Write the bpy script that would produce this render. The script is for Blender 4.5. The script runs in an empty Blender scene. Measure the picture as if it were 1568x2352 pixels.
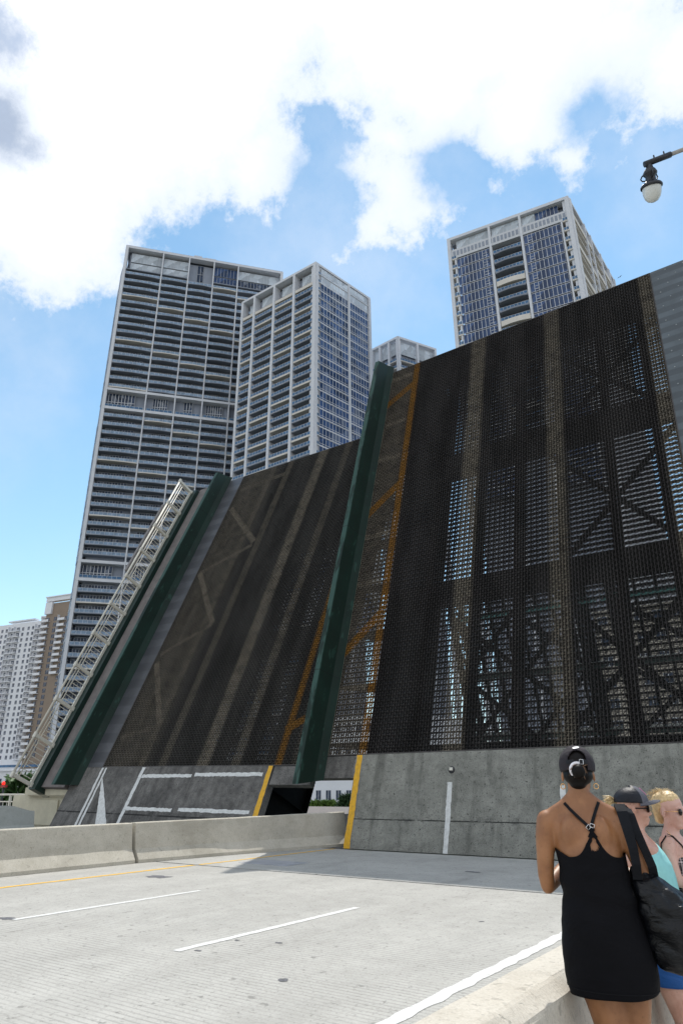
import bpy, math, random
from mathutils import Vector, Matrix
random.seed(7)
rad = math.radians
scene = bpy.context.scene
COL = scene.collection

# ------------------------------------------------------------------ camera
CX, CY = 784.0, 1176.0
AZ, PITCH, ROLL, FPX = 0.614870448, 0.391930506, -0.00383077361, 1542.12687
CAMZ = 1.6
CAM = Vector((0, 0, CAMZ))
_f = Vector((-math.sin(AZ) * math.cos(PITCH), math.cos(AZ) * math.cos(PITCH), math.sin(PITCH)))
_r = Vector((math.cos(AZ), math.sin(AZ), 0))
_u = _r.cross(_f)
_r2 = _r * math.cos(ROLL) + _u * math.sin(ROLL)
_u2 = -_r * math.sin(ROLL) + _u * math.cos(ROLL)
cam = bpy.data.cameras.new('camera')
camo = bpy.data.objects.new('camera', cam)
COL.objects.link(camo)
camo.matrix_world = Matrix((( _r2.x, _u2.x, -_f.x, CAM.x), (_r2.y, _u2.y, -_f.y, CAM.y), (_r2.z, _u2.z, -_f.z, CAM.z), (0, 0, 0, 1)))
cam.sensor_fit = 'VERTICAL'; cam.sensor_height = 36.0
cam.lens = FPX / 2352 * 36.0
cam.clip_start = 0.05; cam.clip_end = 5000
scene.camera = camo

def ray(x, y):
    return (_r2 * (x - CX) - _u2 * (y - CY) + _f * FPX).normalized()
def at(x, y, depth):
    d = ray(x, y)
    return CAM + d * (depth / d.dot(_f))
def onz(x, y, z=0.0):
    d = ray(x, y)
    return CAM + d * ((z - CAMZ) / d.z)

# ------------------------------------------------------------------ light
SUN_EL, SUN_AZ = 59.5, -15.0      # azimuth from +Y towards +X
scene.view_settings.view_transform = 'Standard'
scene.view_settings.look = 'None'
scene.view_settings.exposure = 0.42
scene.view_settings.gamma = 1.0
scene.render.engine = 'CYCLES'
sd = Vector((math.sin(rad(SUN_AZ)) * math.cos(rad(SUN_EL)), math.cos(rad(SUN_AZ)) * math.cos(rad(SUN_EL)), math.sin(rad(SUN_EL))))
sl = bpy.data.lights.new('sun', 'SUN'); sl.energy = 3.1; sl.angle = rad(0.5); sl.color = (1.0, 0.96, 0.89)
so = bpy.data.objects.new('sun', sl); COL.objects.link(so)
so.rotation_euler = sd.to_track_quat('Z', 'Y').to_euler()
so.location = (0, 0, 60)

# ------------------------------------------------------------------ node helpers
class NT:
    def __init__(self, nt): self.nt = nt
    def n(self, t, **k):
        o = self.nt.nodes.new(t)
        for a, b in k.items(): setattr(o, a, b)
        return o
    def put(self, sock, v):
        if hasattr(v, 'is_output') or isinstance(v, bpy.types.NodeSocket): self.nt.links.new(v, sock)
        else: sock.default_value = v
    def m(self, op, a, b=0.0, c=0.0, clamp=False):
        o = self.n('ShaderNodeMath', operation=op, use_clamp=clamp)
        self.put(o.inputs[0], a); self.put(o.inputs[1], b)
        if op in ('MULTIPLY_ADD', 'SMOOTH_MAX', 'SMOOTH_MIN', 'COMPARE'): self.put(o.inputs[2], c)
        return o.outputs[0]
    def ramp(self, v, lo, hi, a=0.0, b=1.0, smooth=True):
        o = self.n('ShaderNodeMapRange', interpolation_type='SMOOTHSTEP' if smooth else 'LINEAR')
        self.put(o.inputs[0], v)
        for i, x in enumerate((lo, hi, a, b)): self.put(o.inputs[i + 1], x)
        return o.outputs[0]
    def noise(self, vec, scale, detail=4.0, rough=0.55, out=0, dist=0.0):
        o = self.n('ShaderNodeTexNoise')
        if vec is not None: self.nt.links.new(vec, o.inputs['Vector'])
        o.inputs['Scale'].default_value = scale; o.inputs['Detail'].default_value = detail
        o.inputs['Roughness'].default_value = rough; o.inputs['Distortion'].default_value = dist
        return o.outputs[out]
    def mix(self, f, a, b):
        o = self.n('ShaderNodeMix', data_type='RGBA')
        self.put(o.inputs[0], f)
        for i, v in ((6, a), (7, b)):
            if isinstance(v, (tuple, list)): o.inputs[i].default_value = (*v[:3], 1)
            else: self.put(o.inputs[i], v)
        return o.outputs[2]
    def sep(self, v):
        o = self.n('ShaderNodeSeparateXYZ'); self.nt.links.new(v, o.inputs[0]); return o.outputs
    def comb(self, x, y, z):
        o = self.n('ShaderNodeCombineXYZ'); self.put(o.inputs[0], x); self.put(o.inputs[1], y); self.put(o.inputs[2], z); return o.outputs[0]
    def coord(self, kind='Object'):
        return self.n('ShaderNodeTexCoord').outputs[kind]
    def scalev(self, v, s):
        o = self.n('ShaderNodeMapping'); self.nt.links.new(v, o.inputs[0]); o.inputs['Scale'].default_value = s; return o.outputs[0]

def new_mat(name):
    m = bpy.data.materials.new(name); m.use_nodes = True
    nt = m.node_tree; b = nt.nodes['Principled BSDF']
    return m, NT(nt), b

def mat(name, col, rough=0.7, metal=0.0, var=0.12, scale=3.0, bump=0.0, bscale=40.0, spec=0.5, streak=False, col2=None):
    """plain weathered paint / plaster / metal"""
    m, t, b = new_mat(name)
    c = t.coord()
    v = t.scalev(c, (1, 1, 0.15)) if streak else c
    n1 = t.noise(v, scale, 5.0, 0.6)
    n2 = t.noise(c, scale * 9, 4.0, 0.6)
    f = t.m('ADD', t.m('MULTIPLY', n1, 0.65), t.m('MULTIPLY', n2, 0.35))
    f = t.ramp(f, 0.33, 0.67)
    lo = tuple(max(0, x * (1 - var)) for x in col); hi = tuple(min(1, x * (1 + var)) for x in (col2 or col))
    t.put(b.inputs['Base Color'], t.mix(f, lo, hi))
    b.inputs['Roughness'].default_value = rough; b.inputs['Metallic'].default_value = metal
    b.inputs['Specular IOR Level'].default_value = spec
    if bump:
        bm = t.n('ShaderNodeBump'); bm.inputs['Strength'].default_value = bump; bm.inputs['Distance'].default_value = 0.01
        t.put(bm.inputs['Height'], t.noise(c, bscale, 6.0, 0.65)); t.put(b.inputs['Normal'], bm.outputs[0])
    return m

# ------------------------------------------------------------------ sky
w = bpy.data.worlds.new('World'); scene.world = w; w.use_nodes = True
W = NT(w.node_tree)
for n in list(w.node_tree.nodes): w.node_tree.nodes.remove(n)
sky = W.n('ShaderNodeTexSky', sky_type='NISHITA')
sky.sun_disc = False; sky.sun_elevation = rad(SUN_EL); sky.sun_rotation = rad(SUN_AZ)
sky.air_density = 1.0; sky.dust_density = 0.0; sky.ozone_density = 1.0
gen = W.coord('Generated')
nrm = W.n('ShaderNodeVectorMath', operation='NORMALIZE'); w.node_tree.links.new(gen, nrm.inputs[0]); D = nrm.outputs[0]
nz = W.noise(D, 6.0, 9.0, 0.62)
nz2 = W.noise(D, 17.0, 9.0, 0.68)
def blob(x, y, r):
    d = ray(x, y); o = W.n('ShaderNodeVectorMath', operation='DISTANCE')
    w.node_tree.links.new(D, o.inputs[0]); o.inputs[1].default_value = d
    return W.m('SUBTRACT', r / FPX * d.dot(_f) ** 1.5, o.outputs['Value'])
POS = [(145, 480, 262), (230, 300, 300), (395, 95, 395), (585, 372, 156), (480, 30, 340), (940, 10, 350), (925, 450, 128), (860, 400, 100), (890, 310, 120), (850, 510, 66), (800, 578, 34), (1012, 495, 42),
       (1195, 225, 170), (1310, 365, 46), (1140, 425, 30), (1330, 150, 130), (1420, 60, 210), (1560, 120, 185), (1440, 290, 36), (700, -300, 520), (1300, -250, 500), (60, -50, 420), (325, 560, 36), (1250, 60, 240)]
NEG = [(1348, 262, 34), (748, 400, 22), (752, 470, 26), (1040, 395, 40)]
def smax(L, k=0.03):
    a = L[0]
    for b_ in L[1:]: a = W.m('SMOOTH_MAX', a, b_, k)
    return a
pos = smax([blob(*p) for p in POS]); neg = W.m('ADD', smax([blob(*p) for p in NEG], 0.02), W.m('MULTIPLY', W.m('SUBTRACT', nz2, 0.5), 0.16))
field = W.m('SMOOTH_MIN', pos, W.m('MULTIPLY', neg, -1.0), 0.03)
nn = W.m('ADD', W.m('MULTIPLY', W.m('SUBTRACT', nz, 0.5), 0.13), W.m('MULTIPLY', W.m('SUBTRACT', nz2, 0.5), 0.12))
# broken cumulus added out of view, behind and beside, to whiten the fill light
rear = W.n('ShaderNodeVectorMath', operation='DOT_PRODUCT'); w.node_tree.links.new(D, rear.inputs[0]); rear.inputs[1].default_value = _f
rest = W.m('ADD', W.m('MULTIPLY', W.m('SUBTRACT', W.noise(D, 2.3, 6.0, 0.58), 0.44), 0.9), W.ramp(rear.outputs['Value'], 0.30, 0.62, 0.0, -1.0))
field = W.m('MAXIMUM', field, rest)
field = W.m('ADD', field, nn)
cloud = W.ramp(field, -0.006, 0.032)
# thin veils in the blue
veil = W.ramp(W.noise(D, 3.2, 7.0, 0.6), 0.40, 0.78, 0.0, 0.45)
near = W.ramp(field, -0.30, 0.0, 0.0, 1.0)
veil = W.m('MULTIPLY', veil, W.m('ADD', W.m('MULTIPLY', near, 0.8), 0.2))
veil = W.m('ADD', veil, 0.05)
# the bank, the added unseen clouds and the veils together
cover = W.m('MAXIMUM', cloud, veil)
# grey undersides: two darker lumps at the left of the bank
gr = smax([blob(5, 285, 95), blob(-20, 60, 95), blob(75, 335, 50)], 0.02)
gr = W.m('ADD', gr, W.m('MULTIPLY', nn, 0.9))
gr = W.ramp(gr, -0.015, 0.035)
soft = W.ramp(W.noise(D, 4.0, 5.0, 0.55), 0.35, 0.7)
edge = W.ramp(field, 0.0, 0.16)
cw = W.mix(edge, (0.80, 0.88, 1.0), (1.0, 1.0, 1.0))
ccol = W.mix(gr, cw, (0.42, 0.50, 0.64))
st = W.m('ADD', 0.80, W.m('MULTIPLY', edge, 0.22))
bg1 = W.n('ShaderNodeBackground'); hs = W.n('ShaderNodeHueSaturation'); hs.inputs['Saturation'].default_value = 1.02; hs.inputs['Hue'].default_value = 0.482; w.node_tree.links.new(sky.outputs[0], hs.inputs['Color']); w.node_tree.links.new(hs.outputs[0], bg1.inputs[0]); bg1.inputs[1].default_value = 0.15
bg2 = W.n('ShaderNodeBackground'); w.node_tree.links.new(ccol, bg2.inputs[0]); w.node_tree.links.new(st, bg2.inputs[1])
ms = W.n('ShaderNodeMixShader'); w.node_tree.links.new(cover, ms.inputs[0]); w.node_tree.links.new(bg1.outputs[0], ms.inputs[1]); w.node_tree.links.new(bg2.outputs[0], ms.inputs[2])
wo = W.n('ShaderNodeOutputWorld'); w.node_tree.links.new(ms.outputs[0], wo.inputs[0])

# ------------------------------------------------------------------ mesh helpers
class MB:
    def __init__(self): self.v = []; self.f = []; self.mi = []; self.sm = []
    def quadbox(self, c, mi=0):
        """c: 8 corners, bottom 4 ccw then top 4 ccw"""
        o = len(self.v); self.v += [tuple(p) for p in c]
        for q in ((3, 2, 1, 0), (4, 5, 6, 7), (0, 1, 5, 4), (1, 2, 6, 5), (2, 3, 7, 6), (3, 0, 4, 7)):
            self.f.append(tuple(o + i for i in q)); self.mi.append(mi); self.sm.append(False)
    def box(self, x0, x1, y0, y1, z0, z1, mi=0):
        self.quadbox([(x0, y0, z0), (x1, y0, z0), (x1, y1, z0), (x0, y1, z0), (x0, y0, z1), (x1, y0, z1), (x1, y1, z1), (x0, y1, z1)], mi)
    def beam(self, p, q, wd, ht, up=(0, 0, 1), mi=0):
        p = Vector(p); q = Vector(q); d = (q - p).normalized(); up = Vector(up)
        s = d.cross(up)
        if s.length < 1e-5: s = d.cross(Vector((1, 0, 0)))
        s.normalize(); u = s.cross(d).normalized(); s = s * wd / 2; u = u * ht / 2
        self.quadbox([p - s - u, p + s - u, q + s - u, q - s - u, p - s + u, p + s + u, q + s + u, q - s + u], mi)
    def tube(self, pts, r, n=8, mi=0, caps=True):
        pts = [Vector(p) for p in pts]; rs = r if isinstance(r, (list, tuple)) else [r] * len(pts)
        o = len(self.v); prev = None
        for i, p in enumerate(pts):
            d = (pts[min(i + 1, len(pts) - 1)] - pts[max(i - 1, 0)]).normalized()
            if prev is None:
                a = d.cross(Vector((0, 0, 1)))
                if a.length < 1e-3: a = d.cross(Vector((1, 0, 0)))
            else: a = prev - d * prev.dot(d)
            a.normalize(); prev = a; b = d.cross(a)
            for k in range(n):
                t = 2 * math.pi * k / n; self.v.append(tuple(p + (a * math.cos(t) + b * math.sin(t)) * rs[i]))
        for i in range(len(pts) - 1):
            for k in range(n):
                k2 = (k + 1) % n
                self.f.append((o + i * n + k, o + i * n + k2, o + (i + 1) * n + k2, o + (i + 1) * n + k)); self.mi.append(mi); self.sm.append(True)
        if caps:
            self.f.append(tuple(o + k for k in reversed(range(n)))); self.mi.append(mi); self.sm.append(False)
            e = o + (len(pts) - 1) * n
            self.f.append(tuple(e + k for k in range(n))); self.mi.append(mi); self.sm.append(False)
    def lathe(self, prof, n=24, mi=0, M=None):
        o = len(self.v)
        for r, z in prof:
            for k in range(n):
                t = 2 * math.pi * k / n; p = Vector((r * math.cos(t), r * math.sin(t), z))
                self.v.append(tuple(M @ p if M else p))
        for i in range(len(prof) - 1):
            for k in range(n):
                k2 = (k + 1) % n
                self.f.append((o + i * n + k, o + i * n + k2, o + (i + 1) * n + k2, o + (i + 1) * n + k)); self.mi.append(mi); self.sm.append(True)
    def extrude(self, sections, mi=0, closed=True, smooth=False):
        """sections: list of equal-length 3D loops; skins between them and caps the ends"""
        o = len(self.v); n = len(sections[0])
        for s in sections: self.v += [tuple(p) for p in s]
        for i in range(len(sections) - 1):
            for k in range(n if closed else n - 1):
                k2 = (k + 1) % n
                self.f.append((o + i * n + k, o + i * n + k2, o + (i + 1) * n + k2, o + (i + 1) * n + k)); self.mi.append(mi); self.sm.append(smooth)
        if closed:
            self.f.append(tuple(o + k for k in reversed(range(n)))); self.mi.append(mi); self.sm.append(False)
            e = o + (len(sections) - 1) * n
            self.f.append(tuple(e + k for k in range(n))); self.mi.append(mi); self.sm.append(False)
    def poly(self, pts, mi=0):
        o = len(self.v); self.v += [tuple(p) for p in pts]; self.f.append(tuple(range(o, o + len(pts)))); self.mi.append(mi); self.sm.append(False)
    def merge(self, other, M=None, moff=0):
        o = len(self.v)
        self.v += [tuple(M @ Vector(p)) for p in other.v] if M else list(other.v)
        self.f += [tuple(i + o for i in f) for f in other.f]; self.mi += [i + moff for i in other.mi]; self.sm += other.sm
    def mesh(self, name, mats):
        me = bpy.data.meshes.new(name); me.from_pydata(self.v, [], self.f)
        for m in (mats if isinstance(mats, (list, tuple)) else [mats]): me.materials.append(m)
        me.polygons.foreach_set('material_index', self.mi); me.polygons.foreach_set('use_smooth', self.sm)
        me.update()
        import bmesh
        bm = bmesh.new(); bm.from_mesh(me); bmesh.ops.recalc_face_normals(bm, faces=bm.faces); bm.to_mesh(me); bm.free()
        return me
    def build(self, name, mats, parent=None, loc=None):
        return link(name, self.mesh(name, mats), parent, loc)

def link(name, data, parent=None, loc=None, rz=0.0):
    o = bpy.data.objects.new(name, data); COL.objects.link(o); o.parent = parent
    if loc is not None: o.location = loc
    if rz: o.rotation_euler = (0, 0, rz)
    return o
def tag(o, label=None, cat=None, group=None, kind=None):
    if label: o['label'] = label
    if cat: o['category'] = cat
    if group: o['group'] = group
    if kind: o['kind'] = kind
    return o
def empty(name, loc=(0, 0, 0)):
    return link(name, None, None, loc)

# ------------------------------------------------------------------ materials
def concrete(name, lo, hi, speck=0.5, stain=0.35, groove=0.0, bump=0.25, scale=1.0, joint=None, tyre=False):
    m, t, b = new_mat(name); c = t.coord()
    big = t.noise(c, 0.45 * scale, 6.0, 0.6); mid = t.noise(c, 3.0 * scale, 7.0, 0.65); fine = t.noise(c, 45 * scale, 4.0, 0.7)
    f = t.m('ADD', t.m('ADD', t.m('MULTIPLY', big, 0.30), t.m('MULTIPLY', mid, 0.28)), t.m('MULTIPLY', fine, 0.42))
    col = t.mix(t.ramp(f, 0.40, 0.60), lo, hi)
    # dark pits and spots
    pit = t.ramp(t.noise(c, 9 * scale, 4.0, 0.6), 0.61, 0.68)
    pit2 = t.ramp(t.noise(c, 22 * scale, 4.0, 0.65), 0.56, 0.64)
    col = t.mix(t.m('MULTIPLY', t.m('MAXIMUM', pit, t.m('MULTIPLY', pit2, 0.7)), speck), col, tuple(x * 0.28 for x in lo))
    st = t.ramp(t.noise(t.scalev(c, (1.0, 0.35, 1.0)), 1.3 * scale, 6.0, 0.6, dist=0.4), 0.50, 0.72)
    col = t.mix(t.m('MULTIPLY', st, stain), col, tuple(x * 0.55 for x in lo))
    X, Y, Z = t.sep(c)
    if joint is not None:
        dr_ = t.ramp(t.noise(t.scalev(c, (1.0, 0.10, 1.0)), 2.6, 5.0, 0.6), 0.50, 0.68)
        col = t.mix(t.m('MULTIPLY', dr_, 0.5), col, tuple(x * 0.45 for x in lo))
        cr = t.m('ABSOLUTE', t.m('SUBTRACT', t.noise(c, 1.7, 6.0, 0.65), 0.5))
        col = t.mix(t.m('MULTIPLY', t.ramp(cr, 0.0, 0.006, 1.0, 0.0), 0.6), col, (0.02, 0.02, 0.02))
    if tyre:
        wx = t.m('SUBTRACT', t.m('PINGPONG', t.m('ADD', X, 12.8 + 0.0), 1.6), 0.8)
        tr = t.ramp(t.m('ABSOLUTE', wx), 0.1, 0.55, 1.0, 0.0)
        col = t.mix(t.m('MULTIPLY', tr, 0.16), col, tuple(x * 0.72 for x in lo))
    if groove:
        wob = t.m('MULTIPLY', t.m('SUBTRACT', t.noise(c, 0.6, 2.0), 0.5), 0.05)
        g = t.m('SINE', t.m('MULTIPLY', t.m('ADD', Y, wob), 2 * math.pi / 0.075))
        g = t.m('MULTIPLY', t.ramp(g, 0.2, 0.95), t.ramp(t.noise(c, 0.9, 4.0, 0.6), 0.35, 0.62, 0.25, 1.0))
        col = t.mix(t.m('MULTIPLY', g, groove), col, tuple(x * 0.5 for x in lo))
        # aggregate worn bare along the paver seams
        wn = t.m('MULTIPLY', t.m('SUBTRACT', t.noise(c, 2.2, 5.0, 0.7), 0.5), 0.5)
        seam = t.m('PINGPONG', t.m('ADD', t.m('ADD', X, 12.1), wn), 1.62)
        sm = t.m('MULTIPLY', t.ramp(seam, 0.0, 0.07, 1.0, 0.0), t.ramp(t.noise(c, 9, 4.0, 0.7), 0.45, 0.6))
        col = t.mix(t.m('MULTIPLY', sm, 0.45), col, (0.23, 0.22, 0.20))
    if joint is not None:
        ax, pos_, wd = joint
        wn = t.m('MULTIPLY', t.m('SUBTRACT', t.noise(c, 5.0, 5.0, 0.7), 0.5), 0.05)
        d = t.m('ABSOLUTE', t.m('SUBTRACT', t.m('ADD', (X, Y, Z)[ax], wn), pos_))
        j = t.m('MULTIPLY', t.ramp(d, wd * 0.4, wd, 1.0, 0.0), t.ramp(t.noise(c, 1.6, 4.0, 0.6), 0.30, 0.46))
        h = t.m('MULTIPLY', t.ramp(d, 0.0, wd * 10, 1.0, 0.0), t.ramp(t.noise(c, 4.0, 5.0, 0.7), 0.48, 0.68))
        col = t.mix(t.m('MULTIPLY', j, 0.93), t.mix(t.m('MULTIPLY', h, 0.55), col, (0.035, 0.035, 0.035)), (0.012, 0.012, 0.012))
    t.put(b.inputs['Base Color'], col); b.inputs['Roughness'].default_value = 0.9; b.inputs['Specular IOR Level'].default_value = 0.3
    bm = t.n('ShaderNodeBump'); bm.inputs['Strength'].default_value = bump; bm.inputs['Distance'].default_value = 0.01
    hh = t.m('SUBTRACT', t.m('ADD', fine, t.m('MULTIPLY', mid, 0.6)), t.m('MULTIPLY', pit, 1.2))
    t.put(bm.inputs['Height'], hh); t.put(b.inputs['Normal'], bm.outputs[0])
    return m

def paint(name, col, under, wear=0.5, rough=0.7, scale=1.0, along=(1, 1, 1)):
    m, t, b = new_mat(name); c = t.coord(); cs = t.scalev(c, along)
    n = t.m('ADD', t.m('MULTIPLY', t.noise(cs, 5 * scale, 6.0, 0.7), 0.6), t.m('MULTIPLY', t.noise(c, 40 * scale, 3.0, 0.7), 0.4))
    f = t.ramp(n, wear - 0.05, wear + 0.05)
    v = t.ramp(t.noise(c, 8, 4.0), 0.3, 0.7)
    t.put(b.inputs['Base Color'], t.mix(f, t.mix(v, tuple(x * 0.82 for x in col), col), under))
    b.inputs['Roughness'].default_value = rough
    return m

M_road = concrete('road_concrete', (0.345, 0.335, 0.31), (0.445, 0.435, 0.405), speck=0.5, stain=0.2, groove=0.40, bump=0.3, tyre=True)
M_road2 = concrete('apron_concrete', (0.325, 0.32, 0.30), (0.42, 0.415, 0.39), speck=0.55, stain=0.3, groove=0.0, bump=0.3)
M_bar = concrete('barrier_concrete', (0.42, 0.39, 0.325), (0.54, 0.51, 0.44), speck=0.3, stain=0.32, bump=0.15, scale=1.2)
M_barfar = concrete('far_parapet_concrete', (0.36, 0.38, 0.36), (0.46, 0.48, 0.46), speck=0.2, stain=0.3, bump=0.15)
M_par = concrete('parapet_concrete', (0.46, 0.42, 0.355), (0.57, 0.53, 0.46), speck=0.3, stain=0.12, bump=0.5, scale=1.6)
M_deck_r = concrete('worn_deck_concrete', (0.150, 0.151, 0.134), (0.275, 0.275, 0.246), speck=0.9, stain=0.5, bump=0.6, scale=1.4, joint=(1, 0.82, 0.022))
M_deck_l = concrete('dark_deck_concrete', (0.068, 0.066, 0.063), (0.185, 0.178, 0.168), speck=0.8, stain=0.6, bump=0.6, scale=1.2, joint=(1, 0.80, 0.035))
M_ped = mat('pier_plaster', (0.50, 0.47, 0.36), 0.9, var=0.1, scale=2, bump=0.2)
M_walk = mat('leaf_sidewalk', (0.15, 0.135, 0.13), 0.9, var=0.2, scale=2.5, bump=0.2)
M_white = paint('white_road_paint', (0.68, 0.68, 0.66), (0.42, 0.42, 0.40), wear=0.56, scale=1.6)
M_whited = paint('white_deck_paint', (0.60, 0.61, 0.60), (0.22, 0.22, 0.21), wear=0.60, scale=2.2)
M_yel = paint('yellow_road_paint', (0.72, 0.42, 0.03), (0.40, 0.38, 0.33), wear=0.60, scale=1.6)
M_yeld = paint('yellow_deck_paint', (0.66, 0.36, 0.015), (0.13, 0.11, 0.07), wear=0.61, scale=1.8)
M_seal = mat('joint_rubber', (0.022, 0.022, 0.026), 0.7, var=0.3, scale=8)
M_rust = mat('joint_steel', (0.050, 0.046, 0.043), 0.6, metal=0.3, var=0.4, scale=6)
M_green = mat('green_painted_steel', (0.004, 0.022, 0.017), 0.45, var=0.22, scale=1.2, bump=0.05, streak=False)
M_dgreen = mat('dark_green_steel', (0.012, 0.030, 0.026), 0.55, var=0.3, scale=1.5)
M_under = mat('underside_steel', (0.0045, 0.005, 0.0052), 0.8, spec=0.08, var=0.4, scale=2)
M_cream = mat('cream_painted_rail', (0.56, 0.54, 0.47), 0.5, var=0.08, scale=4)
M_tower = mat('tower_frame_white', (0.58, 0.60, 0.64), 0.8, var=0.05, scale=0.2)
M_twall = mat('tower_wall_grey', (0.25, 0.28, 0.34), 0.8, var=0.06, scale=0.3)
M_soff = mat('tower_soffit', (0.20, 0.225, 0.27), 0.85, var=0.05, scale=0.3)
M_sofflt = mat('tower_soffit_light', (0.60, 0.57, 0.52), 0.85, var=0.05, scale=0.3)
def glassm(name, col, rough=0.08, alpha=1.0, var=0.5, cell=1.2):
    m, t, b = new_mat(name); c = t.coord('Object')
    wn = t.n('ShaderNodeTexVoronoi'); t.nt.links.new(c, wn.inputs['Vector']); wn.inputs['Scale'].default_value = 1 / cell
    s = t.sep(wn.outputs['Color'])[0]
    s2 = t.sep(wn.outputs['Color'])[1]; cg_ = t.mix(s, tuple(x * (1 - var) for x in col), tuple(x * (1 + var) for x in col))
    t.put(b.inputs['Base Color'], t.mix(t.m('MULTIPLY', t.m('GREATER_THAN', s2, 0.86), 0.35 if alpha == 1.0 else 0.0), cg_, (0.30, 0.33, 0.38)))
    b.inputs['Roughness'].default_value = rough; b.inputs['Alpha'].default_value = alpha; b.inputs['IOR'].default_value = 1.3
    return m
M_glass = glassm('window_glass', (0.028, 0.044, 0.080), 0.12)
M_glassb = glassm('blue_curtain_glass', (0.042, 0.080, 0.18), 0.2, var=0.5, cell=3.0)
M_glassl = glassm('pale_glass', (0.50, 0.56, 0.62), 0.2, var=0.3, cell=2.5)  # pale base colour, for the crown glazing
M_rail = glassm('balcony_glass', (0.07, 0.17, 0.32), 0.12, 0.8, var=0.25)
M_railg = glassm('grey_balcony_glass', (0.22, 0.31, 0.43), 0.15, 0.9, var=0.2)
M_railw = mat('balcony_rail_metal', (0.55, 0.58, 0.60), 0.5, var=0.05)
M_frame = mat('window_frame_metal', (0.50, 0.52, 0.55), 0.5, var=0.05)
M_wb = mat('white_stucco', (0.70, 0.71, 0.74), 0.85, var=0.03, scale=0.2)
M_brown = mat('brown_stucco', (0.26, 0.205, 0.16), 0.9, var=0.06, scale=0.3)
M_beige = mat('beige_stucco', (0.34, 0.31, 0.26), 0.9, var=0.06, scale=0.3)

# ------------------------------------------------------------------ ground, water, roads
g = MB(); g.poly([(-3000, 3000, -4.6), (-3000, -3000, -4.6), (3000, -3000, -4.6), (3000, 3000, -4.6)])
M_ground = mat('river_bank_soil', (0.16, 0.15, 0.12), 0.95, var=0.3, scale=0.2)
tag(g.build('ground', M_ground), kind='structure')
g = MB(); g.poly([(-400, 19.2, -4.2), (300, 19.2, -4.2), (300, 82, -4.2), (-400, 82, -4.2)])
mw, t, b = new_mat('river_water'); b.inputs['Base Color'].default_value = (0.02, 0.06, 0.06, 1); b.inputs['Roughness'].default_value = 0.08
bm_ = t.n('ShaderNodeBump'); bm_.inputs['Strength'].default_value = 0.6; bm_.inputs['Distance'].default_value = 0.2
t.put(bm_.inputs['Height'], t.noise(t.coord(), 0.8, 6.0, 0.6)); t.put(b.inputs['Normal'], bm_.outputs[0])
tag(g.build('water', mw), kind='structure')
g = MB(); g.box(-420, 320, 82, 420, -4.5, -1.2); tag(g.build('far_bank', M_ground), kind='structure')

g = MB(); g.box(-28.6, -0.9, -40, 12.26, -0.8, 0.0); tag(g.build('road', M_road), kind='structure')
g = MB(); g.box(-28.6, -0.9, 12.36, 17.72, -0.8, 0.0); tag(g.build('bridge_approach', M_road2), kind='structure')
g = MB(); g.box(-28.6, -0.9, 12.26, 12.36, -0.8, -0.035); tag(g.build('expansion_joint', M_seal), kind='structure')
g = MB(); g.box(-12.7, -0.9, 17.72, 17.98, -0.8, -0.02); g.box(-28.0, -16.4, 17.72, 17.98, -0.8, -0.021); tag(g.build('hinge_gap', M_rust), kind='structure')
g = MB(); g.box(-1.24, 6.0, -40, 17.7, -0.79, 0.018); tag(g.build('sidewalk', M_road2), kind='structure')
g = MB()
def ragged(x0, x1, y0, y1, z, amp=0.012, n=None):
    """a painted strip along Y with slightly uneven long edges"""
    n = n or max(2, int((y1 - y0) / 0.12)); o = len(g.v)
    for i in range(n + 1):
        y = y0 + (y1 - y0) * i / n
        g.v += [(x0 + random.uniform(-amp, amp), y, z), (x1 + random.uniform(-amp, amp), y, z)]
    for i in range(n):
        k = o + 2 * i; g.f.append((k, k + 1, k + 3, k + 2)); g.mi.append(0); g.sm.append(False)
for x in (-9.6, -6.35):
    for y in (-6.2, 6.0):
        ragged(x - 0.055, x + 0.055, y - (0.05 if x < -7 else 0.12), y + 3.35, 0.004, 0.008)
for x in (-18.9, -22.1):
    for y in (-6.2, 6.0): ragged(x - 0.055, x + 0.055, y, y + 3.4, 0.004, 0.008)
ragged(-3.285, -3.145, -30, 12.2, 0.004, 0.016); ragged(-25.4, -25.28, -30, 12.2, 0.004, 0.014)
tag(g.build('white_lane_markings', M_white), kind='structure')
g = MB(); ragged(-12.90, -12.76, -30, 12.24, 0.004, 0.014); ragged(-12.86, -12.74, 12.38, 17.7, 0.004, 0.012); ragged(-15.75, -15.63, -30, 12.2, 0.004, 0.012)
tag(g.build('yellow_edge_line', M_yel), kind='structure')
# steel cover plate let into the approach and tar patches
g = MB(); c0 = onz(585, 1965); g.box(-12.35, -10.9, 13.2, 14.1, -0.01, 0.006)
tag(g.build('steel_cover_plate', mat('cover_plate_steel', (0.36, 0.37, 0.40), 0.5, metal=0.2, var=0.2)), 'flat grey steel cover plate let into the road beside the yellow line', 'cover plate')
g = MB()
for (px, py, s, sq) in ((365, 2014, 0.20, 1.6), (650, 2251, 0.055, 1.3), (16, 2110, 0.09, 1.8), (1085, 2003, 0.08, 2.2), (640, 2166, 0.035, 1.5), (455, 2184, 0.03, 1.5), (1105, 2117, 0.04, 1), (1250, 2010, 0.06, 2), (545, 2160, 0.03, 1.2)):
    c0 = onz(px, py); pts = []
    for k in range(14):
        a = 2 * math.pi * k / 14; r = s * random.uniform(0.6, 1.15); pts.append((c0.x + r * sq * math.cos(a), c0.y + r * math.sin(a) , 0.003))
    g.poly(pts)
tag(g.build('tar_patches', mat('tar', (0.10, 0.10, 0.11), 0.8, var=0.4, scale=20)), kind='structure')

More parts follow.
